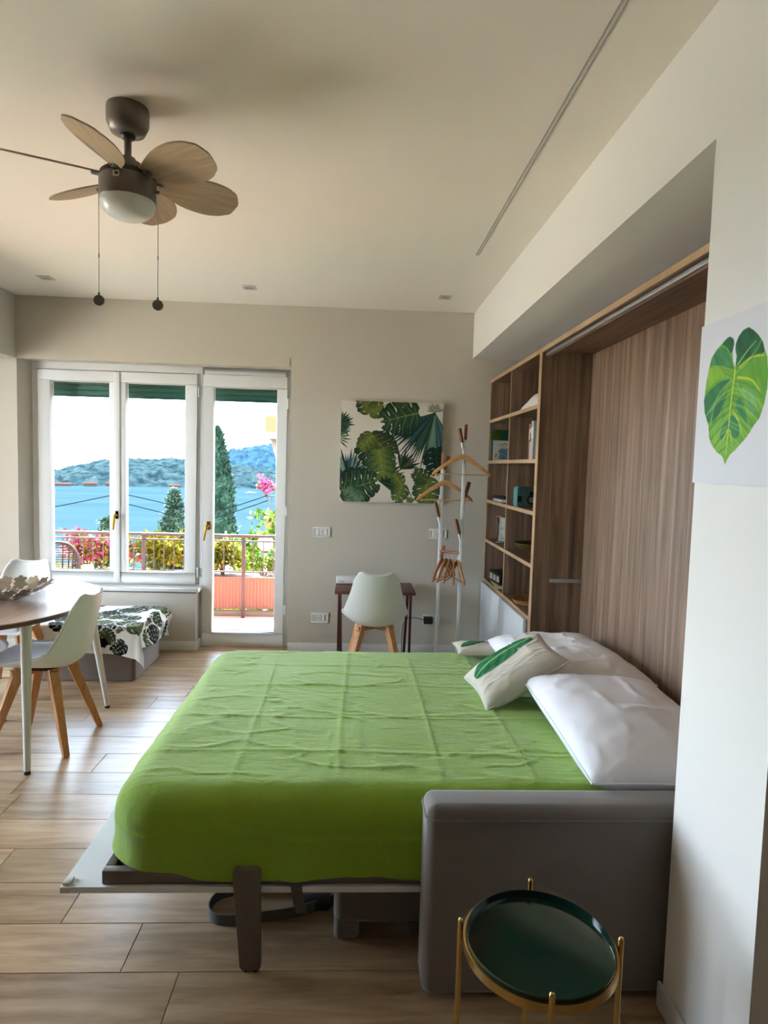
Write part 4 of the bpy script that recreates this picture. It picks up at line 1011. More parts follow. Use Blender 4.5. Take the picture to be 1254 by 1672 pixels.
# ------------------------------------------------------------------ shell chairs
def make_chair():
    t = thing('shell_chair', 'chair', 'chair', (0, 0, 0))
    vs = [0, .06, .16, .32, .46, .58, .67, .76, .86, .95, 1.0]
    fF = spline(vs, [.243, .236, .20, .09, -.05, -.15, -.198, -.222, -.245, -.266, -.276])
    zF = spline(vs, [.432, .452, .462, .446, .434, .446, .492, .568, .672, .762, .812])
    wF = spline(vs, [.165, .200, .218, .228, .232, .232, .226, .205, .172, .145, .122])
    eF = spline(vs, [.0, .003, .014, .045, .085, .105, .098, .080, .058, .040, .030])
    def pt(u, v, off=0):
        f, z, w, e = fF(v), zF(v), wF(v), eF(v)
        d = .004; tf, tz = fF(min(1, v+d))-fF(max(0, v-d)), zF(min(1, v+d))-zF(max(0, v-d)); L = math.hypot(tf, tz)
        nf, nz = tz/L, -tf/L
        if nz < 0 and v < .5: nf, nz = -nf, -nz
        b = abs(u)**2.3*e
        ear = .030*abs(u)**3*max(0, (v-.86)/.14)-.05*max(0, abs(u)-.8)/.2*max(0, (v-.93)/.07)*.55
        return (u*w*(1-.02*abs(u)**6), f+nf*(b+off), z+nz*(b+off)+ear)
    m = MB().grid(lambda a, b: pt(a*2-1, b), 33, 49)
    m.build('shell', 'shell_white', t, smooth=60, solid=-.012, fix=False)
    r = [pt(1, v) for v in np.linspace(0, 1, 40)]+[pt(u, 1) for u in np.linspace(.93, -.93, 24)]+[pt(-1, v) for v in np.linspace(1, 0, 40)]
    MB().tube(r, .0075, 8).build('rim', 'shell_white', t)
    c = MB()
    def cu(u, v, s_):
        a = u*2-1; b = .05+v*.52; th = (max(0, 1-abs(a)**4)**.5)*(max(0, 1-abs(2*v-1)**5)**.5)
        p = pt(a*.86, b, .002+(.034*th if s_ else 0)); return p
    c.grid(lambda u, v: cu(u, v, 1), 24, 24).grid(lambda u, v: cu(u, v, 0), 24, 24)
    c.build('seat_cushion', 'cushion_white', t, smooth=60)
    for sx in (-1, 1):
        for sy in (-1, 1):
            y1 = -.205 if sy < 0 else .205
            lg = MB().beam((sx*.095, sy*.085, .425), (sx*.200, y1, .0), .052, .030).build('leg', 'beech', t, bevel=.003)
            MB().cyl((sx*.200, y1, .0), (sx*.1985, y1*.995, .005), .012, None, 10).build('glide', 'black_plastic', lg)
    for sx in (-1, 1): MB().beam((sx*.125, -.115, .405), (-sx*.125, .115, .405), .036).build('cross_bar', 'beech', t, bevel=.003)
    MB().box(-.09, .09, -.085, .085, .415, .425).build('mount_plate', 'fan_dark', t)
    return t
ch = make_chair()
spots = [((.165, 4.475), 0, 'white shell chair with wooden legs pushed up to the desk'),
         ((-1.650, 3.455), D(88), 'white shell chair at the right side of the oval table'),
         ((-2.235, 4.225), D(180), 'white shell chair behind the oval table by the window'),
         ((-2.215, 3.50), D(-90), 'white shell chair at the left edge of the photo, tucked under the table')]
for i, ((x, y), a, lab) in enumerate(spots):
    c = ch if i == 0 else copy_tree(ch)
    c.location = (x, y, 0); c.rotation_euler = (0, 0, a); c['label'] = lab; c['group'] = 'white shell chairs'

# ------------------------------------------------------------------ dining table
DX, DY, DA, DB = -2.0, 3.53, .548, .635
t = thing('dining_table', 'oval dining table with wood-look top and white tapered legs', 'table', (DX, DY, 0))
ov = [(DA*math.copysign(abs(math.cos(a))**.87, math.cos(a)), DB*math.copysign(abs(math.sin(a))**.87, math.sin(a))) for a in np.linspace(0, 2*PI, 96, endpoint=False)]
MB().prism(ov, lambda a, b, h: (a, b, h), .7445, .750).build('top_veneer', 'table_top', t, smooth=40)
m = MB(); n = len(ov)
for k, z in ((.985, .722), (1., .730), (1., .7444)): m.v += [(a*k, b*k, z) for a, b in ov]
for i in range(2): m.f += [(i*n+k, i*n+(k+1) % n, (i+1)*n+(k+1) % n, (i+1)*n+k) for k in range(n)]
m.f += [tuple(range(n-1, -1, -1)), tuple(range(2*n, 3*n))]
m.build('top_edge', 'table_edge', t, smooth=40)
for sx in (-1, 1):
    for sy in (-1, 1):
        fx, fy = (.452, .425) if sy > 0 else (.442, -.462)
        fx, fy = sx*(.5 if sy > 0 else .443), fy*(.92 if sy > 0 else 1.0)
        lg = MB().cyl((sx*.395, sy*.365, .722), (fx, fy, .016), .027, .0145, 20).build('leg', 'leg_grey_white', t)
        MB().cyl((fx, fy, 0), (fx, fy, .016), .015, None, 14).build('foot_pad', 'black_plastic', lg)
MB().box(-.37, .37, -.02, .02, .69, .7215).box(-.02, .02, -.34, .34, .69, .7215).build('underframe', 'leg_grey_white', t, bevel=.003)

# openwork bowl of metal flowers
t = thing('flower_bowl', 'silver openwork bowl made of metal flowers on the table', 'bowl', (-1.90, 3.56, .751))
def flower(k):
    pts = []
    for i in range(60):
        a = 2*PI*i/60; r = k*(.56+.44*abs(math.cos(2.5*a))**.7); pts.append((r*math.cos(a), r*math.sin(a)))
    return pts
def bowl_z(r): return .0025+.072*(r/.21)**2.2
f0 = {}
for ring_, (r, n, k) in enumerate(((0, 1, .036), (.062, 6, .034), (.120, 10, .038), (.172, 13, .042), (.207, 18, .036))):
    for i in range(n):
        a = 2*PI*(i+.5*(ring_ % 2))/n; sl = math.atan((bowl_z(r+.004)-bowl_z(max(0, r-.004)))/.008) if r else 0
        if k not in f0:
            f0[k] = MB().prism(flower(k), lambda a_, b_, h: (a_, b_, h), -.0008, .0008).build('flower', 'silver', t, smooth=0); o = f0[k]
        else: o = f0[k].copy(); link(o, t)
        o.rotation_euler = (Matrix.Rotation(a, 3, 'Z') @ Matrix.Rotation(-sl, 3, 'Y') @ Matrix.Rotation(rnd.uniform(0, 6), 3, 'Z')).to_euler()
        o.location = (r*math.cos(a), r*math.sin(a), bowl_z(r))

# ------------------------------------------------------------------ ottoman with leaf blanket
OX0, OX1, OY0, OY1, OZ = -2.16, -1.49, 4.385, 4.96, .385
t = thing('ottoman', 'low grey upholstered ottoman under the window', 'ottoman', (0, 0, 0))
rounded_slab(OX0, OX1, OY0, OY1, .004, OZ, .03, .02).build('body', 'ottoman', t, smooth=50)
for x in (OX0+.06, OX1-.06):
    for y in (OY0+.06, OY1-.06): MB().cyl((x, y, 0), (x, y, .02), .018, None, 12).build('foot', 'black_plastic', t)
BW, BH = 1.06, .90
P = Paint(BW, BH, 230, 196, S('#DEDAD2'))
lc_ = [np.array(S(c)) for c in ('#0A100D', '#131E17', '#22301E', '#3F4C2A', '#5E6A40')]
r2 = random.Random(5)
for k in range(66):
    x, y = r2.uniform(0, BW), r2.uniform(0, BH)
    ca, cb = r2.choice([(2, 0), (3, 1), (4, 2), (1, 0), (3, 0)])
    st_ = r2.getstate(); an_, sz_ = r2.uniform(0, 6.28), r2.uniform(.12, .19); r2.setstate(st_); wc_ = np.array(S('#DEDAD2'))
    monstera(P, (x+math.sin(an_)*sz_*.05, y-math.cos(an_)*sz_*.05), an_, sz_*1.12, wc_, wc_, wc_, 5, k)
    monstera(P, (x, y), r2.uniform(0, 6.28), r2.uniform(.12, .19), lc_[ca], lc_[cb], np.array(S('#8F9A6A')), 5, k)
for k in range(5): palm(P, (r2.uniform(0, BW), r2.uniform(0, BH)), r2.uniform(0, 3), r2.uniform(3.2, 5), 11, .15, lc_[1], lc_[3], lc_[0], k)
P.fill([(.64, .05), (.70, .04), (.72, .08), (.68, .11), (.63, .09)], lc_[0]*1.4)
def drape(X, Y):
    # cloth laid slightly skew over the ottoman, hanging over the front and the right side
    a = D(-7); cx, cy = -1.80, 4.63
    px = (X-BW/2)*math.cos(a)-(Y-BH/2)*math.sin(a)+cx; py = (X-BW/2)*math.sin(a)+(Y-BH/2)*math.cos(a)+cy
    e = .012; x0, x1, y0, y1 = OX0-e, OX1+e, OY0-e, OY1+e; R_ = .03
    def over(p, lo, hi):
        ex = np.where(p < lo, lo-p, np.where(p > hi, p-hi, 0)); sg = np.where(p < lo, -1, 1); return ex, sg
    ex, sx_ = over(px, x0, x1); ey, sy_ = over(py, y0, y1)
    dn = np.hypot(ex, ey); big = np.maximum(ex, ey); ml = np.minimum(ex, ey)
    flare = .10*dn+.022*np.sin(px*19+py*7)*np.clip(dn/.1, 0, 1)
    x = np.clip(px, x0, x1)+sx_*np.where(ex > 0, np.minimum(ex, .012)+flare*ex/(dn+1e-6)+ml*.42*(ex > 0), 0)
    y = np.clip(py, y0, y1)+sy_*np.where(ey > 0, np.minimum(ey, .012)+flare*ey/(dn+1e-6)+ml*.42*(ey > 0), 0)
    y = np.minimum(y, 5.05)
    z = OZ+.010-np.maximum(0, dn-.012)*.93+.010*(fbm(px*7, py*7, 4)-.4)*(dn < .02)
    return x, y, np.maximum(z, .035)
bl = paint_mesh('leaf_blanket', P, drape, 'print_cloth', None)
sm_ = bl.modifiers.new('thickness', 'SOLIDIFY'); sm_.thickness = .004; sm_.offset = 1
tag(bl, 'white blanket with dark monstera leaf print draped over the ottoman', 'blanket')

# ------------------------------------------------------------------ coat stand and hangers
t = thing('coat_stand', 'white coat stand of two posts with wooden pegs', 'coat stand', (0, 0, 0))
def post(x, y, top, br):
    p = MB().box(x-.012, x+.012, y-.012, y+.012, .018, top).build('post', 'white_metal', t, bevel=.002)
    for (z, dx, dy, ln, wl) in br:
        a = Vector((x, y, z)); d = Vector((dx, dy, 1)).normalized(); b = a+d*ln; c = b+d*wl
        o = MB().beam(a, b, .018).build('branch', 'white_metal', t, bevel=.002)
        MB().beam(b, c, .021).build('peg', 'peg', t, bevel=.002)
RX, RY, QX, QY = .812, 4.73, .667, 4.85
post(RX, RY, 1.745, ((1.64, -.24, -.1, .10, .105), (1.68, .03, .0, .075, .115), (1.27, .28, .1, .06, .12), (.985, -.28, -.1, .07, .115)))
post(QX, QY, 1.53, ((1.47, .30, .1, .06, .11), (1.50, .02, .05, .04, .12), (1.10, -.26, -.1, .07, .12), (.80, .20, -.1, .05, .10)))
rl = MB().cyl((QX, QY, .905), (RX, RY, .902), .011, None, 12).build('rail', 'peg', t)
MB().box(QX-.02, QX+.02, 4.58, 5.0, .0, .018).build('foot', 'white_metal', t, bevel=.002)
MB().box(RX-.02, RX+.02, 4.58, 5.0, .0, .018).build('foot', 'white_metal', t, bevel=.002)
MB().box(QX, RX, 4.78, 4.80, .0, .016).build('foot_bar', 'white_metal', t, bevel=.002)
def make_hanger(nm='coat_hanger', w=.22, bar=True):
    h = thing(nm, 'hanger', 'hanger', (0, 0, 0))
    top = [(-w, -.150), (-w*.93, -.128), (-w*.6, -.075), (-w*.3, -.028), (-w*.13, -.006), (0, 0), (w*.13, -.006), (w*.3, -.028), (w*.6, -.075), (w*.93, -.128), (w, -.150)]
    bot = [(w*.985, -.164), (w*.93, -.158), (w*.6, -.105), (w*.3, -.066), (w*.13, -.046), (0, -.040), (-w*.13, -.046), (-w*.3, -.066), (-w*.6, -.105), (-w*.93, -.158), (-w*.985, -.164)]
    MB().prism(top+bot, lambda a, b, k: (a, k, b), -.006, .006).build('body', 'beech_x', h, bevel=.002)
    if bar: MB().cyl((-w*.9, 0, -.152), (w*.9, 0, -.152), .004, None, 8).build('trouser_bar', 'beech_x', h)
    hk = [(0, 0, -.01), (0, 0, .02)]+[(.016-.016*math.cos(a)*1.0-.0, 0, .035+.018*math.sin(a)) for a in np.linspace(-.6, 3.5, 12)]
    MB().tube(hk, .0018, 6).build('hook', 'steel', h)
    return h
h0 = make_hanger()
hs = [((.787, 4.695, 1.650), 0, 0, 'pale wooden hanger on the taller post of the coat stand'),
      ((.685, 4.80, 1.452), D(4), 0, 'pale wooden hanger on the lower post, in front of the canvas')]
for i, (p, a, b, lab) in enumerate(hs):
    c = h0 if i == 0 else copy_tree(h0)
    c.location = p; c.rotation_euler = (0, b, a); c['label'] = lab; c['group'] = 'hangers on the posts'
nth = ('first', 'second', 'third', 'fourth', 'fifth')
h1 = make_hanger('coat_hanger', .19)
for ch_ in h1.children:
    if ch_.name.startswith('body') or ch_.name.startswith('trouser'): ch_.data.materials[0] = M('peg_light') if 'peg_light' in MATS else wood('peg_light', ('#9C6034', '#B57640', '#C58A54'), (2.5, 26, 26), .4, 2)
for i in range(5):
    c = h1 if i == 0 else copy_tree(h1)
    k = .12+.76*i/4
    c.location = (QX+(RX-QX)*k, QY+(RY-QY)*k, .852); c.rotation_euler = (0, 0, D((62, 64, 68, 82, 97)[i]))
    c['label'] = 'brown wooden hanger on the low rail, %s from the left post' % nth[i]; c['group'] = 'hangers on the low rail'
# ------------------------------------------------------------------ outside: balcony
BZ = -.10; RYL = 6.70
struct(MB().box(-5.2, 3.0, 5.568, 6.84, BZ-.18, BZ).build('floor_balcony', 'tile_floor', smooth=0), 'sunlit terracotta balcony floor')
struct(MB().box(-10.5, -5.21, -2, 6.84, BZ-.18, BZ).box(-5.209, -4.42, -2, 5.567, BZ-.18, BZ).build('floor_bounce', 'bounce_stone', smooth=0), 'unseen pale stone floor added to bounce sun indoors')  # out of view, added as a reflector through the left window
struct(MB().box(-5.2, 3.0, 5.568, 7.15, 2.80, 3.0).box(-5.3, -4.42, -2, 7.15, 2.80, 3.0).build('ceiling_sun_block', 'stucco_white', smooth=0), 'unseen slab added to block sun at the openings')  # out of view, added to keep direct sun out of the room
struct(MB().box(-5.2, 3.0, 6.76, 6.84, BZ, BZ+.05).build('trim_5', 'stucco_white', bevel=.005), 'pale kerb along the balcony edge')
t = thing('balcony_railing', 'brown metal balcony railing with thin balusters', 'railing', (0, RYL, BZ))
MB().box(-5.1, 2.9, -.022, .022, .855, .885).build('top_rail', 'rail_brown', t, bevel=.004)
MB().box(-5.1, 2.9, -.010, .010, .808, .822).build('middle_rail', 'rail_brown', t)
MB().box(-5.1, 2.9, -.010, .010, .482, .496).build('lower_rail', 'rail_brown', t)
xp = [-1.15+1.035*k for k in range(-3, 4)]
for x in xp: MB().box(x-.018, x+.018, -.018, .018, .0, .855).build('post', 'rail_brown', t, bevel=.003)
pb = None
for i, x in enumerate(xp[:-1]):
    for k in range(1, 10):
        if pb is None:
            o = MB().cyl((0, 0, .49), (0, 0, .815), .005, None, 8).build('baluster', 'rail_brown', t); pb = o.data
        else: o = bpy.data.objects.new('baluster', pb); link(o, t)
        o.location = (x+1.035*k/10, 0, 0)
# fluted planters outside the railing
def planter(label, x0, x1):
    t = thing('planter', label, 'planter', ((x0+x1)/2, 7.0, -.045), 0, 'fluted terracotta planters'); a = (x1-x0)/2
    pl = []; n = int(2*a/.036)
    for i in range(n*6+1):
        u = i/(n*6); pl.append((-a+2*a*u, -.13-.008*abs(math.sin(PI*u*n))))
    pl += [(a, .13), (-a, .13)]
    MB().prism(pl, lambda p, q_, h: (p, q_, h), 0, .335).build('body', 'planter_plastic', t, smooth=50)
    MB().box(-a-.01, a+.01, -.15, .14, .3355, .352).build('rim', 'planter_plastic', t, bevel=.004)
    MB().box(-a+.02, a-.02, -.11, .11, .352, .356).build('soil', 'soil', t)
planter('fluted terracotta planter outside the railing, left behind the window', -3.35, -2.30)
planter('fluted terracotta planter outside the railing, in the middle', -2.26, -1.62)
planter('fluted terracotta planter outside the railing, seen through the door', -1.58, -.46)

def leaves(name, pts, size, mat, parent, asp=.5, seed=0, up=.3):
    r = np.random.RandomState(seed); n = len(pts); pts = np.asarray(pts, float)
    d = r.normal(size=(n, 3)); d[:, 2] += up; d /= np.linalg.norm(d, axis=1)[:, None]
    e = np.cross(d, r.normal(size=(n, 3))); e /= np.linalg.norm(e, axis=1)[:, None]
    s = size*r.uniform(.6, 1.4, (n, 1)); v = np.stack([pts, pts+d*s*.5+e*s*asp*.5, pts+d*s, pts+d*s*.5-e*s*asp*.5], 1).reshape(-1, 3)
    f = np.arange(n*4).reshape(-1, 4)
    me = bpy.data.meshes.new(name); me.from_pydata(v.tolist(), [], f.tolist()); me.materials.append(M(mat))
    o = bpy.data.objects.new(name, me); link(o, parent); o['kind'] = 'stuff'; return o
def shrub(label, x, y, z, w, h, n, size, mat='shrub', fl=0, seed=0, cat='shrub', group=None, d=None, nm='shrub'):
    t = thing(nm, label, cat, (x, y, z), 0, group); r = np.random.RandomState(seed); d = d or w*.6
    c = r.normal(size=(14, 3))*[w*.24, d*.22, h*.16]+[0, 0, h*.62]
    q_ = c[r.randint(0, 14, n)]+r.normal(size=(n, 3))*[w*.12, d*.12, h*.13]; q_[:, 2] = np.clip(q_[:, 2], h*.05, h)
    leaves('foliage', q_, size, mat, t, .5, seed)
    if fl:
        k = r.randint(0, n, fl); leaves('blossoms', q_[k]+r.normal(size=(fl, 3))*.02+[0, -.03, .02], size*.85, 'flower', t, .9, seed+1)
    m = MB()
    for i in range(5):
        b = c[i]; m.tube([(b[0]*.15, b[1]*.15, 0), (b[0]*.6, b[1]*.6, b[2]*.5), tuple(b)], [.008, .006, .004], 6)
    m.build('stems', 'bark', t)
    return t
g = 'shrubs in the balcony planters'
zt = -.045+.356
shrub('pink flowering shrub beyond the railing left of the window middle', -2.86, 6.99, zt, .55, .42, 700, .05, 'shrub', 520, 1, group=g)
shrub('pink and yellow flowering shrub close to the window middle', -2.52, 6.99, zt, .40, .42, 800, .055, 'shrub', 150, 2, group=g)
shrub('yellow-green shrub around the railing post seen in the right casement', -2.10, 6.99, zt, .46, .44, 1100, .06, 'shrub', 0, 3, group=g)
shrub('yellow-green shrub behind the right casement, nearest the door', -1.74, 6.99, zt, .46, .36, 1000, .06, 'shrub', 0, 4, group=g)
shrub('yellow-green shrub left of the post seen through the door', -1.42, 6.99, zt, .44, .34, 900, .06, 'shrub', 0, 5, group=g)
shrub('light green shrub right of the post seen through the door', -.98, 6.99, zt, .52, .20, 420, .05, 'shrub_dark', 0, 6, group=g)
g = 'garden bushes below the balcony'
shrub('yellow-green bush beside the closed parasol', -1.84, 11.2, -2.6, 1.0, 2.62, 2200, .11, 'shrub', 0, 7, 'bush', g, .9, 'bush')
shrub('leafy green bush behind the globe lamp', -1.15, 10.4, -2.4, 1.3, 2.75, 2600, .12, 'shrub_dark', 0, 8, 'bush', g, .9, 'bush')
shrub('airy green bush below the neighbouring balcony', -1.55, 12.3, -3.4, 1.2, 3.95, 2400, .12, 'shrub_dark', 0, 9, 'bush', g, .9, 'bush')
shrub('broad bush behind the pink flowers', -3.9, 10.5, -3.0, 2.4, 2.7, 2600, .14, 'shrub', 60, 10, 'bush', g, 1., 'bush')
# globe lamp and closed parasol
t = thing('garden_lamp', 'white globe garden lamp on a pale post', 'lamp', (-1.17, 8.5, -3))
MB().lathe([(.107*math.sin(a), 3.473-.107*math.cos(a)) for a in np.linspace(0, PI, 18)], 28).build('globe', 'globe', t, smooth=80)
MB().lathe([(0, 3.34), (.04, 3.34), (.045, 3.372), (0, 3.372)], 16).build('collar', 'rail_brown', t)
MB().cyl((0, 0, 0), (0, 0, 3.34), .022, None, 12).build('post', 'white_metal', t)
t = thing('closed_parasol', 'closed cream garden parasol beside the bushes', 'parasol', (-1.985, 9.95, -3))
MB().grid(lambda u, v: ((.02+.085*v**.8*(1+.25*math.cos(u*2*PI*8)))*math.cos(u*2*PI), (.02+.085*v**.8*(1+.25*math.cos(u*2*PI*8)))*math.sin(u*2*PI), 3.42-.62*v), 64, 10, cu=True).build('canopy', 'towel', t, smooth=60)
MB().cyl((0, 0, 0), (0, 0, 3.46), .018, None, 10).build('pole', 'peg', t)
# wicker chair on the balcony
t = thing('wicker_chair', 'dark wicker armchair on the balcony', 'armchair', (-2.90, 6.15, BZ), D(205))
ar_ = [(-.25, -.02, .42), (-.27, -.16, .52), (-.25, -.24, .68), (-.17, -.29, .775), (0, -.31, .795), (.17, -.29, .775), (.25, -.24, .68), (.27, -.16, .52), (.25, -.02, .42)]
s_ = [spline(range(9), [p[k] for p in ar_]) for k in range(3)]
arch = [tuple(f(u) for f in s_) for u in np.linspace(0, 8, 40)]
MB().tube(arch, .016, 8).build('back_rim', 'wicker', t)
m = MB()
for k in range(1, 19):
    p = Vector(arch[int(k*2.05)]); b = Vector((p.x*.92, p.y*.85, .40)); m.tube([p, p.lerp(b, .5)+Vector((0, -.012, 0)), b], .006, 5)
for z in np.arange(.43, .78, .024):
    row = [Vector(p) for p in arch if p[2] > z]
    if len(row) > 4: m.tube([Vector((p.x*(.95), p.y*.95, z+.004*(i % 2))) for i, p in enumerate(row[::2])], .006, 5)
m.build('woven_back', 'wicker', t)
rounded_slab(-.25, .25, -.26, .24, .36, .41, .08, .015).build('seat', 'wicker', t, smooth=50)
for sx in (-1, 1):
    for sy in (-1, 1): MB().cyl((sx*.21, sy*.2, .37), (sx*.23, sy*.22, 0), .015, .012, 10).build('leg', 'wicker', t)
t = thing('white_cloth', 'white cloth hanging over a small balcony stand', 'cloth', (-2.585, 6.28, BZ))
MB().grid(lambda u, v: (.05*math.cos(u*2*PI)*(1+.35*v*math.sin(u*18)), .05*math.sin(u*2*PI)*(1+.35*v*math.cos(u*15)), .60-.17*v), 40, 8, cu=True).build('drape', 'towel', t, smooth=60)
MB().cyl((0, 0, 0), (0, 0, .6), .05, .045, 16).build('stand', 'wicker', t)

# ------------------------------------------------------------------ neighbouring house
nb = thing('neighbour_house', 'orange neighbouring house with planted balconies at the right of the door', 'house', (0, 14, -14))
MB().box(-1.60, 5.0, 0.0, 5.0, 0, 22).build('wall', 'stucco_orange', nb, smooth=0)
def nbal(z, x0):
    s = MB().box(x0, -1.6, -.3, 1.2, z-.14, z).build('balcony_slab', 'stucco_white', nb, smooth=0)
    MB().box(x0, -1.6, -.3, -.24, z, z+.34).box(x0, x0+.06, -.24, 1.2, z, z+.34).build('parapet', 'stucco_orange', s, smooth=0)
    MB().prism([(x0+.05, z-.14), (-1.6, z-.14), (-1.6, z-.95), (-1.72, z-.7)], lambda a, b, h: (a, h, b), .2, .4).build('bracket', 'stucco_white', s, smooth=0)
    MB().box(x0, -1.6, -.29, -.26, z+.80, z+.83).build('hand_rail', 'rail_brown', s)
    for k in range(4): MB().box(x0+.03+k*.09, x0+.05+k*.09, -.285, -.265, z+.34, z+.8).build('rail_post', 'rail_brown', s)
nbal(14+2.20, -1.93); nbal(14+.02, -1.90)
shrub('round pink flower pot hanging on the lower neighbouring balcony', -1.86, 13.55, .80, .34, .42, 160, .07, 'shrub_dark', 620, 31, 'flowers', None, .3, 'flower_pot')
# ------------------------------------------------------------------ trees
def cypress(label, x, y, z, h, r0, n, seed):
    t = thing('cypress_tree', label, 'tree', (x, y, z)); r = np.random.RandomState(seed)
    f = lambda u: r0*np.clip(np.sin(np.clip(1-u, 0, 1)**.62*PI*.60)/math.sin(PI*.5), 0, 1)
    u = r.uniform(0, 1, n)**1.15; a = r.uniform(0, 2*PI, n)
    rad = f(u)*(.88+.20*fbm(a*5, u*26, seed))*r.uniform(.86, 1.02, n)
    leaves('foliage', np.stack([rad*np.cos(a), rad*np.sin(a), h*(.04+.95*u)], -1), .20, 'cypress', t, .45, seed, 1.4)
    MB().grid(lambda p, q_: (float(f(q_))*.86*math.cos(p*2*PI), float(f(q_))*.86*math.sin(p*2*PI), h*(.04+.94*q_)), 30, 40, cu=True).build('dense_core', 'cypress', t, smooth=60)
    MB().cyl((0, 0, 0), (0, 0, h*.1), .14, .12, 10).build('trunk', 'bark', t)
def conifer(label, x, y, z, h, r0, seed, tiers=26):
    t = thing('conifer_tree', label, 'tree', (x, y, z)); r = np.random.RandomState(seed); P_ = []; br = MB()
    for i in range(tiers):
        u = i/(tiers-1); zz = h*(.18+.80*u); R_ = r0*(1-u)**.85+.10; nb_ = int(6+6*(1-u))
        for k in range(nb_):
            a = r.uniform(0, 2*PI); l = R_*r.uniform(.7, 1.15); s = np.linspace(.1, 1, int(16+50*l)); m_ = len(s)
            for q_ in range(5):
                p = np.stack([s*l*np.cos(a), s*l*np.sin(a), zz-.16*l*s+.26*l*s**2.2], -1)+r.normal(size=(m_, 3))*[.09, .09, .05]
                P_.append(p)
            br.tube([(0, 0, zz), (l*.5*math.cos(a), l*.5*math.sin(a), zz-.03*l), (l*math.cos(a), l*math.sin(a), zz+.1*l)], [.03, .02, .008], 5)
    leaves('foliage', np.concatenate(P_), .16, 'conifer', t, .4, seed, .4)
    br.build('branches', 'bark', t); MB().cyl((0, 0, 0), (0, 0, h), .16, .01, 10).build('trunk', 'bark', t)
cypress('tall dark cypress seen at the left of the door glass', -5.60, 26, -9.5, 12.45, 1.0, 9000, 2)
conifer('pointed conifer in front of the lake, right casement', -8.64, 31, -9.5, 9.63, 1.94, 4)
conifer('lower conifer in front of the lake, behind the left casement', -9.51, 25, -9.5, 8.78, 1.52, 6)
# ------------------------------------------------------------------ cables
def cable(label, pts):
    t = MB(); xs = [spline(range(len(pts)), [p[k] for p in pts]) for k in range(3)]
    t.tube([tuple(f(u) for f in xs) for u in np.linspace(0, len(pts)-1, 24)], .008, 6)
    tag(t.build('overhead_cable', 'wire', None), label, 'cable', 'overhead cables')
cable('overhead cable rising across the left casement to the window middle', [(-7.5, 12, .20), (-5.55, 12, .618), (-4.35, 12, .90)])
cable('upper overhead cable sloping from the window middle past the conifer', [(-4.35, 12, .91), (-3.7, 12, .775), (-3.12, 12, .655), (-2.65, 12, .633), (-2.2, 12, .73), (-1.62, 12, .94)])
cable('lower overhead cable sloping from the window middle past the conifer', [(-4.35, 12, .74), (-3.7, 12, .59), (-3.14, 12, .472), (-2.65, 12, .484), (-2.2, 12, .625), (-1.62, 12, .84)])
# ------------------------------------------------------------------ slope, lake, hills
LZ = -25.
def slab_grid(name, fn, nu, nv, mat):
    m = MB().grid(fn, nu, nv); o = m.build(name, mat, None, smooth=0, fix=False)
    o.data.polygons.foreach_set('use_smooth', [True]*len(o.data.polygons)); return o
o = slab_grid('hillside', lambda u, v: (-120+240*u, 6.9+75*v, -3.2-24*v+1.2*float(fbm(u*30, v*12, 3))), 60, 30, 'ground')
tag(slab_grid('garden', lambda u, v: (-160+320*u, -120+126.9*v, -3.2), 4, 4, 'gravel'), 'level garden ground around the house', 'garden', kind='structure')
tag(o, 'grassy slope falling from the house to the lake', 'slope', kind='structure')
m_, t_, b_ = newmat('water'); N = t_.nodes; Lk = t_.links
b_.inputs['Roughness'].default_value = .6; b_.inputs['Specular IOR Level'].default_value = .0
tcn = N.new('ShaderNodeTexCoord'); mp = N.new('ShaderNodeMapping'); mp.inputs['Scale'].default_value = (.010, .03, 1)
nz = N.new('ShaderNodeTexNoise'); nz.inputs['Scale'].default_value = 1; nz.inputs['Detail'].default_value = 6
Lk.new(tcn.outputs['Object'], mp.inputs[0]); Lk.new(mp.outputs[0], nz.inputs[0])
r_ = N.new('ShaderNodeValToRGB'); r_.color_ramp.elements[0].position = .35; r_.color_ramp.elements[1].position = .68
r_.color_ramp.elements[0].color = (.0062, .0142, .0195, 1); r_.color_ramp.elements[1].color = (.0088, .0172, .0225, 1)
Lk.new(nz.outputs[0], r_.inputs[0]); Lk.new(r_.outputs[0], b_.inputs['Base Color'])
o = slab_grid('lake', lambda u, v: (-900+1500*u, 60+1300*v, LZ), 3, 3, 'water'); tag(o, 'pale blue lake with the wooded shore beyond', 'lake', kind='structure')
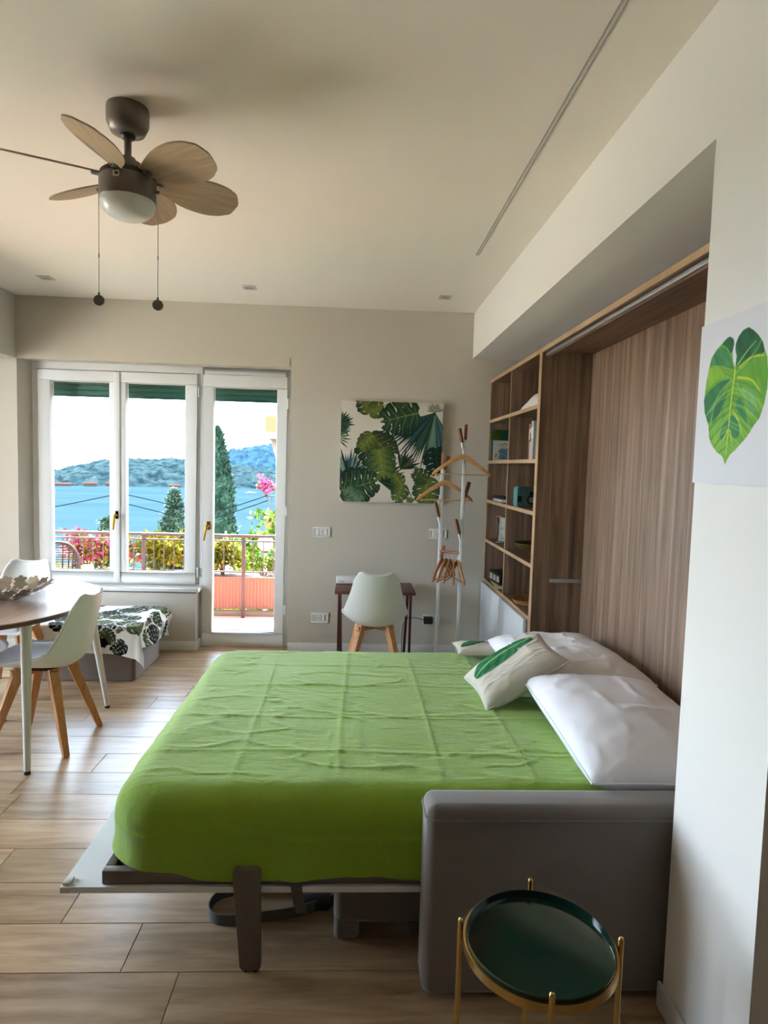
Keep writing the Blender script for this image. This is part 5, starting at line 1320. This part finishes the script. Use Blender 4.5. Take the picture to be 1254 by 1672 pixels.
def hill(label, azs, els, d0, d1, dr, mat, bump, seed, foot):
    e = spline(azs, els)
    def fn(u, v):
        az = azs[0]+(azs[-1]-azs[0])*u; d = d0+(d1-d0)*v
        top = H+dr*math.tan(math.radians(e(az)))-LZ; k = min(1, max(0, (d-d0)/(dr-d0)))
        z = LZ-1+(top+1)*(1-(1-k)**2.2)*(1 if d < dr else max(0, 1-(d-dr)/(d1-dr))**.7)
        z += bump*(float(fbm(az*dr*.0175/9., d/14., seed, 3))-.42)*2*(min(1, k*6))
        a = math.radians(az); return (d*math.sin(a), d*math.cos(a), max(z, LZ-2) if v > 0 else LZ-2)
    o = slab_grid('wooded_hill', fn, 900, 50, mat); tag(o, label, 'hill', kind='structure')
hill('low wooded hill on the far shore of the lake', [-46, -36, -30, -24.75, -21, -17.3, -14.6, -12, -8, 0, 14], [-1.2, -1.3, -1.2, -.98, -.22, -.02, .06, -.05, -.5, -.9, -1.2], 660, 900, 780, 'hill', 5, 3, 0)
hill('higher wooded hill behind, haze blue in its colour, seen through the door', [-20, -17, -14.6, -12.5, -10.5, -7.4, -4, 2, 12], [-1.2, -.7, .0, .6, 1.0, 1.62, 2.2, 2.0, .8], 900, 1350, 1150, 'hill_far_haze', 8, 9, 0)
for i, (az, d, w_, lab) in enumerate(((-23.9, 664, 14, 'long low pale house on the far shore, leftmost'), (-21.9, 664, 11, 'low pale house on the far shore, second from the left'), (-15.4, 662, 10, 'white house on the far shore above the conifer'), (-20.4, 672, 8, 'small pale house on the far shore by the window middle'))):
    a = math.radians(az); hh = 2.0+i % 2*.8; t = thing('shore_house', lab, 'house', (d*math.sin(a), d*math.cos(a)-8, LZ), -a, 'houses on the far shore')
    MB().box(-w_/2, w_/2, -3, 3, -1, hh).build('wall', 'shore_wall', t, smooth=0)
    MB().prism([(-3.4, hh), (3.4, hh), (0, hh+1.2)], lambda p, q_, h: (h, p, q_), -w_/2-.3, w_/2+.3).build('roof', 'shore_roof', t, smooth=0)
for i, (az, el, w_, lab) in enumerate(((-9.2, -2.75, 9, 'white boat on the lake near the cypress'), (-7.9, -2.6, 6, 'small white boat on the lake near the neighbouring house'), (-15.7, -2.42, 7, 'small white boat moored off the far shore'))):
    a = math.radians(az); d = (H-LZ)/math.tan(math.radians(-el)); t = thing('boat', lab, 'boat', (d*math.sin(a), d*math.cos(a), LZ), .2-a, 'boats on the lake')
    MB().prism([(-w_/2, .9), (w_/2*1.1, 1.0), (w_*.42, 0), (-w_*.46, 0)], lambda p, q_, h: (p, h, q_), -.9, .9).build('hull', 'boat_white', t, bevel=.1)
    MB().box(-w_*.2, w_*.15, -.6, .6, .95, 1.7).build('cabin', 'boat_white', t, bevel=.1)
